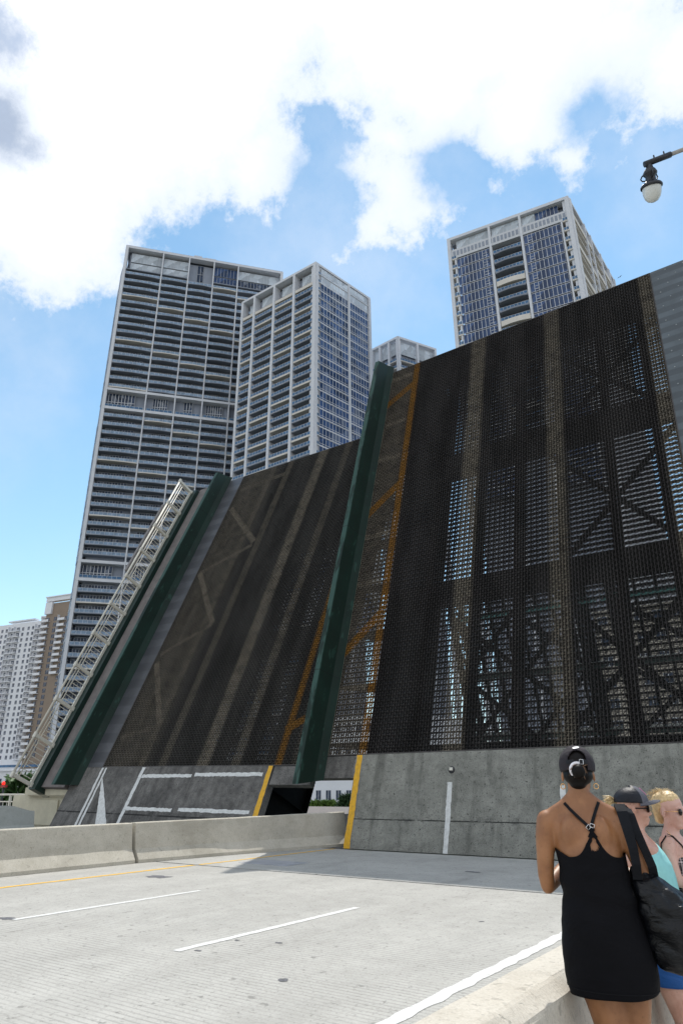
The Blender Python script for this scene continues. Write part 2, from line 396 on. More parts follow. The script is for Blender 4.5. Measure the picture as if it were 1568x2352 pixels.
# ------------------------------------------------------------------ concrete barriers
def barrier_prof(x, y, top, dirx, flat=0.17):
    """jersey profile, dirx=+1: toe faces +X"""
    P = [(0, 0.0), (0, 0.075), (-0.15, 0.30), (-0.235, top - 0.02), (-0.255, top), (-0.255 - flat, top), (-0.275 - flat, top - 0.02), (-0.36 - flat, 0.30), (-0.51 - flat, 0.075), (-0.51 - flat, 0)]
    return [(x + dirx * a, y, z) for a, z in P]
def barrier_run(name, pts, label):
    g = MB(); S = []
    for i in range(len(pts) - 1):
        (x0, y0, t0), (x1, y1, t1) = pts[i], pts[i + 1]
        n = max(1, int(abs(y1 - y0) / 0.5))
        for k in range(n): S.append(barrier_prof(x0 + (x1 - x0) * k / n + random.uniform(-.006, .006), y0 + (y1 - y0) * k / n, t0 + (t1 - t0) * k / n + random.uniform(-.003, .003), 1))
    S.append(barrier_prof(*pts[-1], 1)); g.extrude(S)
    return tag(g.build(name, M_bar), label, 'barrier', 'concrete median barriers')
b1 = barrier_run('median_barrier', [(-14.30, -30, 0.85), (-14.32, 8.0, 0.86), (-14.28, 11.72, 0.868)], 'beige concrete median barrier from the left photo edge to the dark gap')
b2 = barrier_run('median_barrier', [(-14.28, 11.82, 0.872), (-13.95, 14.5, 0.89), (-13.45, 17.0, 0.925), (-13.05, 18.9, 0.955)], 'beige concrete median barrier running from the gap to the foot of the raised bridge leaf')
for dy, dz in ((0.18, 0.66), (0.28, 0.66), (0.18, 0.46), (0.28, 0.46)):
    g = MB(); g.tube([(-14.49 - (dz - 0.3) * 0.13, 11.9 + dy, dz), (-14.44 - (dz - 0.3) * 0.13, 11.9 + dy, dz)], 0.022, 8); g.build('bolt_hole', M_seal, b2)
# far parapet of the other roadway
g = MB(); S = []
for y, tp in ((-30, 1.04), (16.4, 1.04), (16.75, 1.02), (17.45, 0.84), (17.70, 0.82)):
    S.append([(-28.0, y, 0.0), (-28.18, y, 0.3), (-28.28, y, tp), (-28.5, y, tp), (-28.5, y, 0.0)])
g.extrude(S)
tag(g.build('roadside_parapet', M_barfar), 'grey concrete parapet beyond the median with its top stepping down at the pier', 'parapet')
# near parapet beside the sidewalk
g = MB(); S = []
P = [(-1.86, 0.02), (-1.86, 0.08), (-1.68, 0.30), (-1.46, 0.832), (-1.43, 0.850), (-1.26, 0.850), (-1.245, 0.842), (-1.195, 0.800), (-1.19, 0.78), (-1.17, 0.02)]
for i in range(0, 100):
    y = -12 + 0.3 * i; S.append([(x + random.uniform(-.003, .003), y, z + random.uniform(-.002, .002)) for x, z in P])
g.extrude(S)
tag(g.build('sidewalk_parapet', M_par), 'pale cream concrete parapet between the road and the sidewalk at bottom right', 'parapet')

# pier and side railing at far left
pr = empty('bridge_pier', (-30.2, 18.9, 0)); tag(pr, 'beige concrete pier with a projecting cap under the left bridge leaf railing', 'pier')
g = MB(); g.box(-2.3, 2.15, 0.25, 2.2, -4.6, 1.42); g.build('pier_shaft', M_ped, pr)
g = MB(); g.box(-1.0, 2.3, 0.0, 2.4, 1.42, 1.74); g.box(-0.85, 2.2, 0.08, 2.3, 1.36, 1.42); g.build('pier_cap', M_ped, pr)
g = MB(); g.box(-0.35, 1.4, 0.17, 0.248, 0.2, 1.22); g.build('recessed_panel', M_ped, pr)
rl = empty('pedestrian_railing', (-34, 20.0, 0)); tag(rl, 'cream steel pedestrian railing at the far left edge before the shrubs', 'railing')
g = MB(); g.tube([(-6, 0, 1.42), (1.6, 0, 1.42)], 0.045); g.build('top_rail', M_cream, rl)
g = MB(); g.tube([(-6, 0, 1.10), (1.6, 0, 1.10)], 0.028); g.build('middle_rail', M_cream, rl)
for i in range(6):
    g = MB(); g.box(-0.05, 0.05, -0.05, 0.05, 0, 1.4 + (0.25 if i == 2 else 0)); g.build('post', M_cream, rl, (-5.2 + i * 1.35 - 0.4, 0.0, 0))
for i in range(18):
    g = MB(); g.box(-0.012, 0.012, -0.012, 0.012, 0.1, 1.09); g.build('baluster', M_cream, rl, (-5.0 + i * 0.35, 0.0, 0))
g = MB(); g.box(-40, -28.62, -40, 21, -0.6, 0.0); tag(g.build('far_sidewalk', M_walk), kind='structure')

# ------------------------------------------------------------------ bascule leaves
def grating_material(name, base, stripes, orange_u, diags, tan=(0.30, 0.26, 0.20), side=1, xs=()):
    m, t, b = new_mat(name); c = t.coord(); X, Y, Z = t.sep(c)
    n = t.noise(t.scalev(c, (1, 0.22, 1)), 1.1, 5.0, 0.6); fine = t.noise(c, 30, 3.0, 0.7)
    col = t.mix(t.ramp(n, 0.35, 0.65), tuple(x * 0.7 for x in base), tuple(x * 1.4 for x in base))
    col = t.mix(t.m('MULTIPLY', t.ramp(fine, 0.45, 0.7), 0.5), col, tuple(x * 1.9 for x in base))
    wob = t.m('MULTIPLY', t.m('SUBTRACT', t.noise(t.scalev(c, (1, 0.5, 1)), 1.5, 4.0, 0.6), 0.5), 0.12)
    Xw = t.m('ADD', X, wob); wear = t.ramp(t.noise(c, 2.4, 5.0, 0.7), 0.30, 0.62)
    tot = None
    for u, hw, s in stripes:
        d = t.m('ABSOLUTE', t.m('SUBTRACT', Xw, u)); k = t.m('MULTIPLY', t.ramp(d, hw * 0.45, hw, 1.0, 0.0), s)
        tot = k if tot is None else t.m('MAXIMUM', tot, k)
    for (u0, v0, u1, v1, hw, s) in xs:
        # straight painted bar between two points
        dx, dy = u1 - u0, v1 - v0; L = math.hypot(dx, dy); nx, ny = -dy / L, dx / L
        d = t.m('ABSOLUTE', t.m('ADD', t.m('ADD', t.m('MULTIPLY', Xw, nx), t.m('MULTIPLY', Y, ny)), -(u0 * nx + v0 * ny)))
        al = t.m('ADD', t.m('ADD', t.m('MULTIPLY', X, dx / L), t.m('MULTIPLY', Y, dy / L)), -(u0 * dx + v0 * dy) / L)
        inn = t.m('MULTIPLY', t.ramp(al, -0.05, 0.05), t.ramp(al, L - 0.05, L + 0.05, 1.0, 0.0))
        k = t.m('MULTIPLY', t.m('MULTIPLY', t.ramp(d, hw * 0.6, hw, 1.0, 0.0), inn), s)
        tot = t.m('MAXIMUM', tot, k)
    col = t.mix(t.m('MULTIPLY', tot, t.m('ADD', 0.35, t.m('MULTIPLY', wear, 0.65))), col, tan)
    d = t.m('ABSOLUTE', t.m('SUBTRACT', X, orange_u)); og = t.ramp(d, 0.08, 0.21, 1.0, 0.0)
    for (u0, v0, u1, v1, hw) in diags:
        dx, dy = u1 - u0, v1 - v0; L = math.hypot(dx, dy); nx, ny = -dy / L, dx / L
        d = t.m('ABSOLUTE', t.m('ADD', t.m('ADD', t.m('MULTIPLY', X, nx), t.m('MULTIPLY', Y, ny)), -(u0 * nx + v0 * ny)))
        al = t.m('ADD', t.m('ADD', t.m('MULTIPLY', X, dx / L), t.m('MULTIPLY', Y, dy / L)), -(u0 * dx + v0 * dy) / L)
        inn = t.m('MULTIPLY', t.ramp(al, -0.05, 0.05), t.ramp(al, L - 0.05, L + 0.05, 1.0, 0.0))
        og = t.m('MAXIMUM', og, t.m('MULTIPLY', t.ramp(d, hw * 0.8, hw, 1.0, 0.0), inn))
    col = t.mix(t.m('MULTIPLY', og, t.m('ADD', 0.5, t.m('MULTIPLY', wear, 0.5))), col, (0.30, 0.145, 0.03))
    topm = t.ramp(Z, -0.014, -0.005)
    col = t.mix(topm, tuple(x * 0.06 for x in base), col)  # bar sides below the worn tops near black: depth shade put into the colour
    t.put(b.inputs['Base Color'], col); b.inputs['Roughness'].default_value = 0.6; b.inputs['Metallic'].default_value = 0.0; b.inputs['Specular IOR Level'].default_value = 0.08
    return m

def grating(u0, u1, v0, v1, skip=()):
    g = MB(); P = 0.19; h = 0.095
    nv = int((v1 - v0) / P)
    for i in range(nv + 1):
        v = v0 + i * P
        g.box(u0, u1, v - 0.0045, v + 0.0045, -0.138, 0.0)
        if v + h < v1: g.box(u0, u1, v + h - 0.003, v + h + 0.003, -0.034, -0.0015)
    for i in range(int((u1 - u0) / h) + 1):
        u = u0 + i * h; g.box(u - 0.0055, u + 0.0055, v0, v1, -0.066, -0.001)
    H = v1 - v0; Wd = u1 - u0
    for s in (1, -1):
        k = 0
        c = -H if s == 1 else 0.0
        while c < (Wd if s == 1 else Wd + H):
            # u = u0 + c + s*w, w in 0..H
            wa, wb = 0.0, H
            if s == 1: wa = max(wa, -c); wb = min(wb, Wd - c)
            else: wa = max(wa, c - Wd); wb = min(wb, c)
            if wb - wa > 0.1:
                a = (u0 + c + s * wa, v0 + wa, -0.0235 + s * .0005); e = (u0 + c + s * wb, v0 + wb, -0.0235 + s * .0005)
                g.beam(a, e, 0.0065, 0.044)
            c += P
    return g

def leaf_root(name, x0, th, label, cat='bridge leaf'):
    r = empty(name, (x0, 18.0, 0.0)); r.rotation_euler = (rad(th), 0, 0)
    tag(r, label, cat, 'raised drawbridge leaves'); return r

def framing(root, off, ug0, ug1, stringers, beams, vend, brk):
    """girders, floor beams, stringers and bracing under the deck"""
    for u in (ug0, ug1):
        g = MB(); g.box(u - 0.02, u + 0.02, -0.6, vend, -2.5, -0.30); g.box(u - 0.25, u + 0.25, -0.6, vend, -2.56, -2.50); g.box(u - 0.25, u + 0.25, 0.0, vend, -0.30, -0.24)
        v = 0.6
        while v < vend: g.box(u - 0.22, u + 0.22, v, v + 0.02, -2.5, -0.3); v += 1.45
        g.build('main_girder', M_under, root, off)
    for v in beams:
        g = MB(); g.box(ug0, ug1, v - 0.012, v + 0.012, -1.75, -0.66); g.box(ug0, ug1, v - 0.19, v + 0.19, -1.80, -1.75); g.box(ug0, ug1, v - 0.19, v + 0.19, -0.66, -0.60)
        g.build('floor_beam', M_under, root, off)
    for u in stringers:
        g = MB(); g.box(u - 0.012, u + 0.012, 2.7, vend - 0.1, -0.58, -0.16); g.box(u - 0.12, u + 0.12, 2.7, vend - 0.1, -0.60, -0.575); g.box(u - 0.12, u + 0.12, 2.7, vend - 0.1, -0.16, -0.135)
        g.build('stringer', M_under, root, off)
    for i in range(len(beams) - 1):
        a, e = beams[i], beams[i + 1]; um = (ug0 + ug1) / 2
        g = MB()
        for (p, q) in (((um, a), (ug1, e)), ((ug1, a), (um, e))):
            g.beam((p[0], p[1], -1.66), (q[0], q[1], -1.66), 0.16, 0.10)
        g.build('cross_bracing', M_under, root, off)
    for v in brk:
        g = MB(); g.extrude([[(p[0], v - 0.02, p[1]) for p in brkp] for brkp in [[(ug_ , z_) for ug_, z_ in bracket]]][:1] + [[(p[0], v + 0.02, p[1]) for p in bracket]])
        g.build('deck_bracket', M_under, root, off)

def rail_prof(base, d):
    """steel jersey barrier section, d=+1 toe on the +u side"""
    return [(base, 0.0), (base - d * 0.16, 0.28), (base - d * 0.29, 0.90), (base - d * 0.50, 0.90), (base - d * 0.66, 0.28), (base - d * 0.82, 0.0)]
def steel_barrier(name, base, d, v0, v1, root, off, k0=0.42, k1=0.35, drift=0.0):
    g = MB(); P = rail_prof(base, d); S = []; n = 26
    for i in range(n + 1):
        f = i / n
        S.append([(u + drift * f, (v0 - k0 * z) * (1 - f) + (v1 - k1 * z) * f, z + 0.002) for u, z in P])
    g.extrude(S)
    return g.build(name, M_railgreen, root, off)
mg, t, b = new_mat('green_barrier_paint'); c = t.coord(); gX, gY, gZ = t.sep(c)
n1 = t.noise(c, 0.8, 5.0, 0.6); sp = t.ramp(t.noise(t.scalev(c, (1, 0.35, 1)), 3.5, 5.0, 0.65), 0.60, 0.66)
col = t.mix(t.ramp(n1, 0.35, 0.65), (0.0022, 0.014, 0.009), (0.0035, 0.021, 0.014))
chip = t.m('MULTIPLY', t.ramp(gZ, 0.84, 0.90), t.ramp(t.noise(t.scalev(c, (1, 0.25, 1)), 2.2, 5.0, 0.6), 0.44, 0.52))
seam = t.ramp(t.m('PINGPONG', t.m('ADD', gY, 0.7), 3.05), 0.0, 0.03, 1.0, 0.0)
grime = t.ramp(t.noise(t.scalev(c, (2, 0.12, 2)), 5.0, 5.0, 0.6), 0.45, 0.75)
col = t.mix(t.m('MULTIPLY', grime, 0.5), col, (0.008, 0.014, 0.010))
col = t.mix(t.m('MULTIPLY', chip, 0.45), col, (0.05, 0.12, 0.10)); col = t.mix(t.m('MULTIPLY', seam, 0.8), col, (0.002, 0.006, 0.005))
t.put(b.inputs['Base Color'], t.mix(t.m('MULTIPLY', sp, 0.35), col, (0.03, 0.09, 0.07))); b.inputs['Roughness'].default_value = 0.6; b.inputs['Specular IOR Level'].default_value = 0.3
bm_ = t.n('ShaderNodeBump'); bm_.inputs['Strength'].default_value = 0.1; bm_.inputs['Distance'].default_value = 0.01
t.put(bm_.inputs['Height'], t.noise(c, 50, 4)); t.put(b.inputs['Normal'], bm_.outputs[0])
M_railgreen = mg

def plate_mat(name, a, b2, per=0.62):
    m, t, b = new_mat(name); c = t.coord(); X, Y, Z = t.sep(c)
    band = t.ramp(t.m('PINGPONG', t.m('ADD', Y, t.m('MULTIPLY', t.noise(c, 0.8, 2.0), 0.06)), per / 2), per * 0.20, per * 0.28)
    n = t.noise(t.scalev(c, (0.5, 1, 1)), 2.5, 6.0, 0.65)
    big = t.ramp(t.noise(t.scalev(c, (0.7, 0.45, 1)), 0.9, 4.0, 0.6), 0.38, 0.62)
    col = t.mix(t.m('MULTIPLY', band, 0.65), a, b2)
    col = t.mix(t.m('MULTIPLY', t.ramp(n, 0.35, 0.7), 0.35), col, tuple(x * 0.45 for x in a))
    col = t.mix(t.m('MULTIPLY', big, 0.5), col, tuple(x * 0.5 for x in a))
    t.put(b.inputs['Base Color'], col); b.inputs['Roughness'].default_value = 0.42; b.inputs['Metallic'].default_value = 0.35
    return m

# ---- right (near) leaf
X0 = -7.0
lr = leaf_root('bascule_leaf', X0, 73.5, 'nearer raised drawbridge leaf behind the pedestrians, see-through grating above a grey concrete strip')
OF = (-X0, 0, 0); VR = 21.2
bracket = [(-12.2, -0.2), (-14.25, -0.2), (-14.25, -0.35), (-12.2, -1.2)]
g = MB(); g.box(-12.70, 1.6, 0.0, 2.72, -0.30, 0.0); g.build('concrete_deck', M_deck_r, lr, OF)
g = MB()
def flatstrip(g, u0, v0, u1, v1, w0, w1, z=0.004, amp=0.014):
    n = max(2, int(math.hypot(u1 - u0, v1 - v0) / 0.1)); dx, dy = u1 - u0, v1 - v0; L = math.hypot(dx, dy); nx, ny = -dy / L, dx / L; o = len(g.v)
    for i in range(n + 1):
        f = i / n; wd = (w0 + (w1 - w0) * f) / 2; a, b_ = wd + random.uniform(-amp, amp), wd + random.uniform(-amp, amp)
        g.v += [(u0 + dx * f - nx * a, v0 + dy * f - ny * a, z), (u0 + dx * f + nx * b_, v0 + dy * f + ny * b_, z)]
    for i in range(n):
        k = o + 2 * i; g.f.append((k, k + 1, k + 3, k + 2)); g.mi.append(0); g.sm.append(False)
flatstrip(g, -12.58, 0.0, -12.58, 2.72, 0.22, 0.20); g.build('yellow_edge_line', M_yeld, lr, OF)
g = MB(); flatstrip(g, -9.36, 0.0, -9.36, 1.86, 0.155, 0.15, amp=0.012); g.build('white_lane_line', M_whited, lr, OF)
g = MB(); flatstrip(g, -6.14, 0.0, -6.14, 1.75, 0.155, 0.15, amp=0.012); g.build('white_lane_line', M_whited, lr, OF)
g = MB(); g.lathe([(0.0, 0.0), (0.10, 0.0), (0.095, 0.02), (0.05, 0.03), (0.0, 0.03)], 20, 0, Matrix.Translation((-9.33, 2.20, 0.0))); mk = g.build('lane_reflector', M_seal, lr, OF)
g = MB(); g.box(-9.38, -9.28, 2.17, 2.25, 0.028, 0.06); g.build('reflector_lens', M_cream, mk)
mk.children[0].location = (0, 0, 0)
g = MB(); g.box(-14.55, -12.705, 2.02, 2.70, -0.25, -0.004); g.build('median_plate', M_deck_l, lr, OF)
stR = [(-9.35, 0.45, 0.6), (-6.05, 0.42, 0.5), (-2.35, 0.30, 0.6), (-13.95, 0.22, 0.8), (-13.4, 1.1, 0.4)]
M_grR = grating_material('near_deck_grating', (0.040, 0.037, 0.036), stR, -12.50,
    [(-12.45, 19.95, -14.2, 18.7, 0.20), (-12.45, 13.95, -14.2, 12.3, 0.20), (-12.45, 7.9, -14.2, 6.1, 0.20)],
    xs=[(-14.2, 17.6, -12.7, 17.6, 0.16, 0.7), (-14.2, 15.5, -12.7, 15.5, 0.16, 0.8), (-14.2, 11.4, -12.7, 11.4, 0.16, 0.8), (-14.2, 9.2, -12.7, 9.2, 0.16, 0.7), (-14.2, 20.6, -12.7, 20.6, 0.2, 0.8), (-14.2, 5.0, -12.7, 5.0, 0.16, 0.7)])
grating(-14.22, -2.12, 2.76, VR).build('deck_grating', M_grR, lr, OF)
g = MB(); g.box(-14.3, -2.1, 2.725, 2.755, -0.2, 0.0); g.box(-14.3, -2.1, VR - 0.01, VR + 0.03, -0.35, 0.0); g.box(-2.12, -2.08, 2.755, VR - 0.01, -0.2, 0.004); g.build('grating_frame', M_rust, lr, OF)
M_plR = plate_mat('riveted_plate', (0.085, 0.105, 0.12), (0.035, 0.044, 0.052), 0.56)
g = MB(); g.box(-2.08, 1.6, 2.73, VR + 0.02, -0.06, 0.0); g.build('steel_plate', M_plR, lr, OF)
g = MB()
for i in range(44):
    for j in range(5):
        v = 3.0 + i * 0.42; u = -1.85 + j * 0.62 + (0.3 if i % 2 else 0)
        g.lathe([(0.0, 0.014), (0.022, 0.012), (0.028, 0.0)], 6, 0, Matrix.Translation((u, v, 0.0)))
rv = g.build('plate_rivets', mat('galvanised_rivets', (0.25, 0.27, 0.27), 0.4, metal=0.2), lr, OF)
steel_barrier('median_barrier', -13.84, 1, 1.95, 21.6, lr, OF)
framing(lr, OF, -12.25, -1.95, (-10.6, -9.05, -7.5, -5.95, -4.3, -2.75), (2.95, 8.85, 15.0, 21.0), VR, [3.2 + 2.0 * i for i in range(9)])

# ---- left (far) leaf
X1 = -22.0; OL = (-X1, 0, 0); VL = 20.6
ll = leaf_root('bascule_leaf', X1, 66.3, 'left raised drawbridge leaf with white hatch markings and a cream railing up its side')
ll.rotation_euler = (Matrix.Rotation(rad(66.3), 3, 'X') @ Matrix.Rotation(rad(-0.9), 3, 'Z')).to_euler()
bracket = [(-16.8, -0.2), (-14.9, -0.2), (-14.9, -0.35), (-16.8, -1.2)]
g = MB(); g.box(-27.70, -16.42, 0.0, 2.68, -0.30, 0.0); g.build('concrete_deck', M_deck_l, ll, OL)
g = MB(); flatstrip(g, -16.54, 0.0, -16.54, 2.68, 0.22, 0.20); g.build('yellow_edge_line', M_yeld, ll, OL)
g = MB()
flatstrip(g, -25.98, 2.66, -25.98, 0.2, 0.14, 0.14); flatstrip(g, -25.74, 2.66, -25.74, 0.2, 0.10, 0.14)
flatstrip(g, -25.72, 2.25, -24.3, 0.2, 0.04, 0.62)
flatstrip(g, -23.30, 2.66, -23.42, 0.2, 0.19, 0.19); g.build('white_hatch_marking', M_whited, ll, OL)
for (ua, ub, v) in ((-23.2, -20.35, 2.30), (-20.2, -16.8, 2.36), (-23.3, -20.7, 1.02), (-20.35, -16.85, 1.06)):
    g = MB(); flatstrip(g, ua, v, ub, v + random.uniform(-.01, .03), 0.13, 0.13, amp=0.016); g.build('white_crossbar', M_whited, ll, OL)
g = MB(); g.box(-16.36, -14.6, 2.02, 2.66, -0.25, -0.004); g.build('median_plate', M_deck_l, ll, OL)
stL = [(-24.9, 0.2, 0.4), (-23.6, 0.3, 0.5), (-22.3, 0.3, 0.4), (-20.0, 0.42, 0.7), (-18.3, 0.3, 0.4), (-15.3, 0.5, 0.35), (-24.6, 1.8, 0.32)]
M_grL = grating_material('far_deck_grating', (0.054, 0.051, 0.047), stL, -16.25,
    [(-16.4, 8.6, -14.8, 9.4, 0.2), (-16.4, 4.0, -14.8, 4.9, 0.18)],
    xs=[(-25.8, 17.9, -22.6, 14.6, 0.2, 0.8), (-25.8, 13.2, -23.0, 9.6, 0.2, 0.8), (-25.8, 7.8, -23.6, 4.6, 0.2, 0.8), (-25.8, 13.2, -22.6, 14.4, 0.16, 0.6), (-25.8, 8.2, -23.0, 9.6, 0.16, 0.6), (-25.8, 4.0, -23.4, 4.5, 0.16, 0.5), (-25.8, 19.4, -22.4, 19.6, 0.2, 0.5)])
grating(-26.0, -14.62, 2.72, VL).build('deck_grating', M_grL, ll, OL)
g = MB(); g.box(-26.02, -14.6, 2.685, 2.715, -0.2, 0.0); g.box(-26.02, -14.6, VL - 0.01, VL + 0.03, -0.35, 0.0); g.box(-26.05, -26.005, 2.72, VL - 0.01, -0.2, 0.006); g.build('grating_frame', M_rust, ll, OL)
M_plL = plate_mat('worn_gutter_plate', (0.105, 0.11, 0.122), (0.055, 0.058, 0.067), 0.9)
g = MB(); g.box(-27.40, -26.055, 2.69, VL + 0.02, -0.06, 0.0); g.build('steel_plate', M_plL, ll, OL)
steel_barrier('side_barrier', -27.10, 1, 1.9, 20.9, ll, OL, drift=0.0)
g = MB(); g.box(-29.62, -27.90, 1.75, 20.55, -0.12, 0.10)
g.build('sidewalk_slab', M_walk, ll, OL)
g = MB(); g.box(-30.12, -29.64, 1.55, 20.35, -0.75, 0.34); g.build('fascia_girder', M_green, ll, OL)
framing(ll, OL, -27.2, -16.8, (-25.6, -24.1, -22.6, -21.1, -19.6, -18.1), (2.95, 8.85, 15.0, 20.4), VL, [3.2 + 2.0 * i for i in range(9)])
# railing on the left leaf
ra = MB(); RU = -30.02; RA, RB = 1.72, 20.2
NB = 10
ra.box(RU - 0.05, RU + 0.05, RA, RB, 0.36, 0.48)
rail = ra.build('railing', M_cream, ll, OL)
def sub(g, name, m=M_cream): return g.build(name, m, rail)
g = MB(); g.tube([(RU, RA, 1.42), (RU, RB, 1.42)], 0.055, 10); sub(g, 'top_tube')
for z in (1.24, 1.10):
    g = MB(); g.tube([(RU, RA, z), (RU, RB, z)], 0.026, 6); sub(g, 'rail_bar')
g = MB(); g.box(RU - 0.07, RU + 0.07, -0.07, 0.07, 0.345, 1.46); g.box(RU - 0.10, RU + 0.10, -0.10, 0.10, 0.34, 0.42); g.lathe([(0.085, -0.13), (0.085, 0.13)], 12, 0, Matrix.Translation((RU, 0, 1.42)) @ Matrix.Rotation(rad(90), 4, 'X'))
pm = g.mesh('post', M_cream)
for i in range(NB + 1): link('post', pm, rail, (0, RA + (RB - RA) * i / NB, 0))
g = MB(); g.box(RU - 0.014, RU + 0.014, -0.014, 0.014, 0.48, 1.10); bmh = g.mesh('baluster', M_cream)
for i in range(NB):
    for k in range(1, 9):
        link('baluster', bmh, rail, (0, RA + (RB - RA) * (i + k / 9) / NB, 0))
g = MB(); g.box(RU - 0.34, RU - 0.18, 13.2, 18.2, 1.15, 1.5); sub(g, 'clearance_box', mat('grey_weathered_wood', (0.20, 0.19, 0.19), 0.9, var=0.3, scale=4))

# ------------------------------------------------------------------ street lamps
def lamp(top, bottom, end, label, size):
    """hanging acorn lamp: axis from bottom (globe tip) to top (neck)"""
    top, bottom, end = Vector(top), Vector(bottom), Vector(end)
    r = empty('street_lamp', end); tag(r, label, 'street lamp', 'hanging acorn street lamps')
    ax = (top - bottom); L = ax.length; M = Matrix.Translation(bottom - end) @ ax.to_track_quat('Z', 'Y').to_matrix().to_4x4() @ Matrix.Scale(L, 4)
    g = MB(); g.lathe([(0.0, 0.0), (0.06, 0.005), (0.13, 0.04), (0.185, 0.11), (0.215, 0.21), (0.225, 0.30), (0.222, 0.38)], 28, 0, M); g.build('lamp_globe', M_globe, r)
    g = MB(); g.lathe([(0.222, 0.36), (0.262, 0.37), (0.262, 0.41), (0.235, 0.45), (0.16, 0.50), (0.125, 0.54), (0.12, 0.66), (0.165, 0.70), (0.17, 0.74), (0.13, 0.82), (0.09, 0.86), (0.075, 0.93), (0.05, 1.0), (0.0, 1.0)], 28, 0, M)
    for k in range(3):
        a = 2 * math.pi * k / 3 + 0.6; Rk = M @ Matrix.Rotation(a, 4, 'Z'); s = MB()
        s.tube([(0.12, 0, 0.58), (0.20, 0, 0.60), (0.235, 0, 0.66), (0.20, 0, 0.72), (0.14, 0, 0.76)], 0.018, 6); g.merge(s, Rk)
    g.build('lamp_housing', M_black, r)
    tp = top - end; d = (-tp).normalized()
    g = MB(); g.tube([tp - d * L * 0.12, tp + d * L * 0.55], L * 0.075, 10)
    for k in (0.15, 0.4): g.tube([tp + d * L * k, tp + d * L * k + Vector((0, 0, L * 0.18))], L * 0.02, 6)
    g.build('arm_clamp', M_black, r)
    g = MB(); g.tube([tp + d * L * 0.5, (0, 0, 0)], L * 0.052, 10); g.beam(tp + d * L * 1.5 - Vector((0, 0, L * 0.09)), Vector((0, 0, -L * 0.09)), L * 0.07, L * 0.09); g.build('lamp_arm', M_post, r)
    g = MB(); g.tube([(0, 0, 0.3), (0, 0, -end.z * 0.55), (0, 0, -end.z)], [0.07, 0.09, 0.12], 14); g.lathe([(0.22, 0), (0.24, 0.3), (0.16, 0.7), (0.12, 0.8)], 14, 0, Matrix.Translation((0, 0, -end.z))); g.build('lamp_post', M_post, r)
    return r
M_globe = mat('milk_glass', (0.62, 0.64, 0.62), 0.25, var=0.03); M_black = mat('black_iron', (0.012, 0.014, 0.02), 0.45, var=0.2); M_post = mat('weathered_lamp_arm', (0.34, 0.33, 0.31), 0.7, var=0.15, scale=6)
LD = 10.0
tpt = at(1489, 374, LD); bpt = at(1499, 464, LD); e0 = at(1660, 308, LD * 0.985)
lamp(tpt, bpt, Vector(e0), 'black street lamp with a white glass globe hanging at upper right of the photo', 1.0)
tp2 = at(-30, 1088, 22); lamp(tp2, at(-14, 1143, 22), at(-300, 1060, 22), 'street lamp at the far left edge of the photo, barely in view', 1.0)

# ------------------------------------------------------------------ towers
class Face:
    """vertical face: local x along p0->p1, local y inward, z up; part objects are placed in it"""
    def __init__(self, root, p0, p1):
        self.root = root; self.p0 = Vector((*p0, 0)); self.d = Vector((p1[0] - p0[0], p1[1] - p0[1], 0)); self.L = self.d.length
        self.a = math.atan2(self.d.y, self.d.x); self.q = {}
    def loc(self, x, z, y=0.0):
        e = self.d.normalized(); n = Vector((-e.y, e.x, 0))
        return self.p0 + e * x + n * y + Vector((0, 0, z)) - self.root.location
    def put(self, name, me, x, z, y=0.0): return link(name, me, self.root, self.loc(x, z, y), self.a)
    def mat4(self, x, z, y=0.0): return Matrix.Translation(self.loc(x, z, y)) @ Matrix.Rotation(self.a, 4, 'Z')

class Parts:
    """collects repeats of one kind of part: the nearest/largest 100 become objects, the rest one stuff part"""
    def __init__(self, root, name, subs=()): self.root = root; self.name = name; self.items = []
    def add(self, face, x, z, y, g, mats, size, subs=()):
        self.items.append((size, face, x, z, y, g, mats, subs))
    def flush(self, cap=100):
        self.items.sort(key=lambda i: -i[0])
        rest = {}
        for k, (sz, fc, x, z, y, g, mats, subs) in enumerate(self.items):
            if k < cap:
                if not hasattr(g, 'me'): g.me = g.mesh(self.name, mats)
                o = fc.put(self.name, g.me, x, z, y)
                for (sn, sg, sm) in subs:
                    if not hasattr(sg, 'me'): sg.me = sg.mesh(sn, sm)
                    link(sn, sg.me, o)
            else:
                for (nm, gg, mm) in [(self.name, g, mats)] + list(subs):
                    if nm not in rest: rest[nm] = (MB(), [])
                    M_, ml = rest[nm]
                    mm = list(mm) if isinstance(mm, (list, tuple)) else [mm]
                    # remap material slots
                    idx = []
                    for m_ in mm:
                        if m_ not in ml: ml.append(m_)
                        idx.append(ml.index(m_))
                    o0 = len(M_.mi); M_.merge(gg, fc.mat4(x, z, y))
                    for t_ in range(o0, len(M_.mi)): M_.mi[t_] = idx[M_.mi[t_]]
        for nm, (M_, ml) in rest.items():
            tag(M_.build(nm, ml, self.root), kind='stuff')

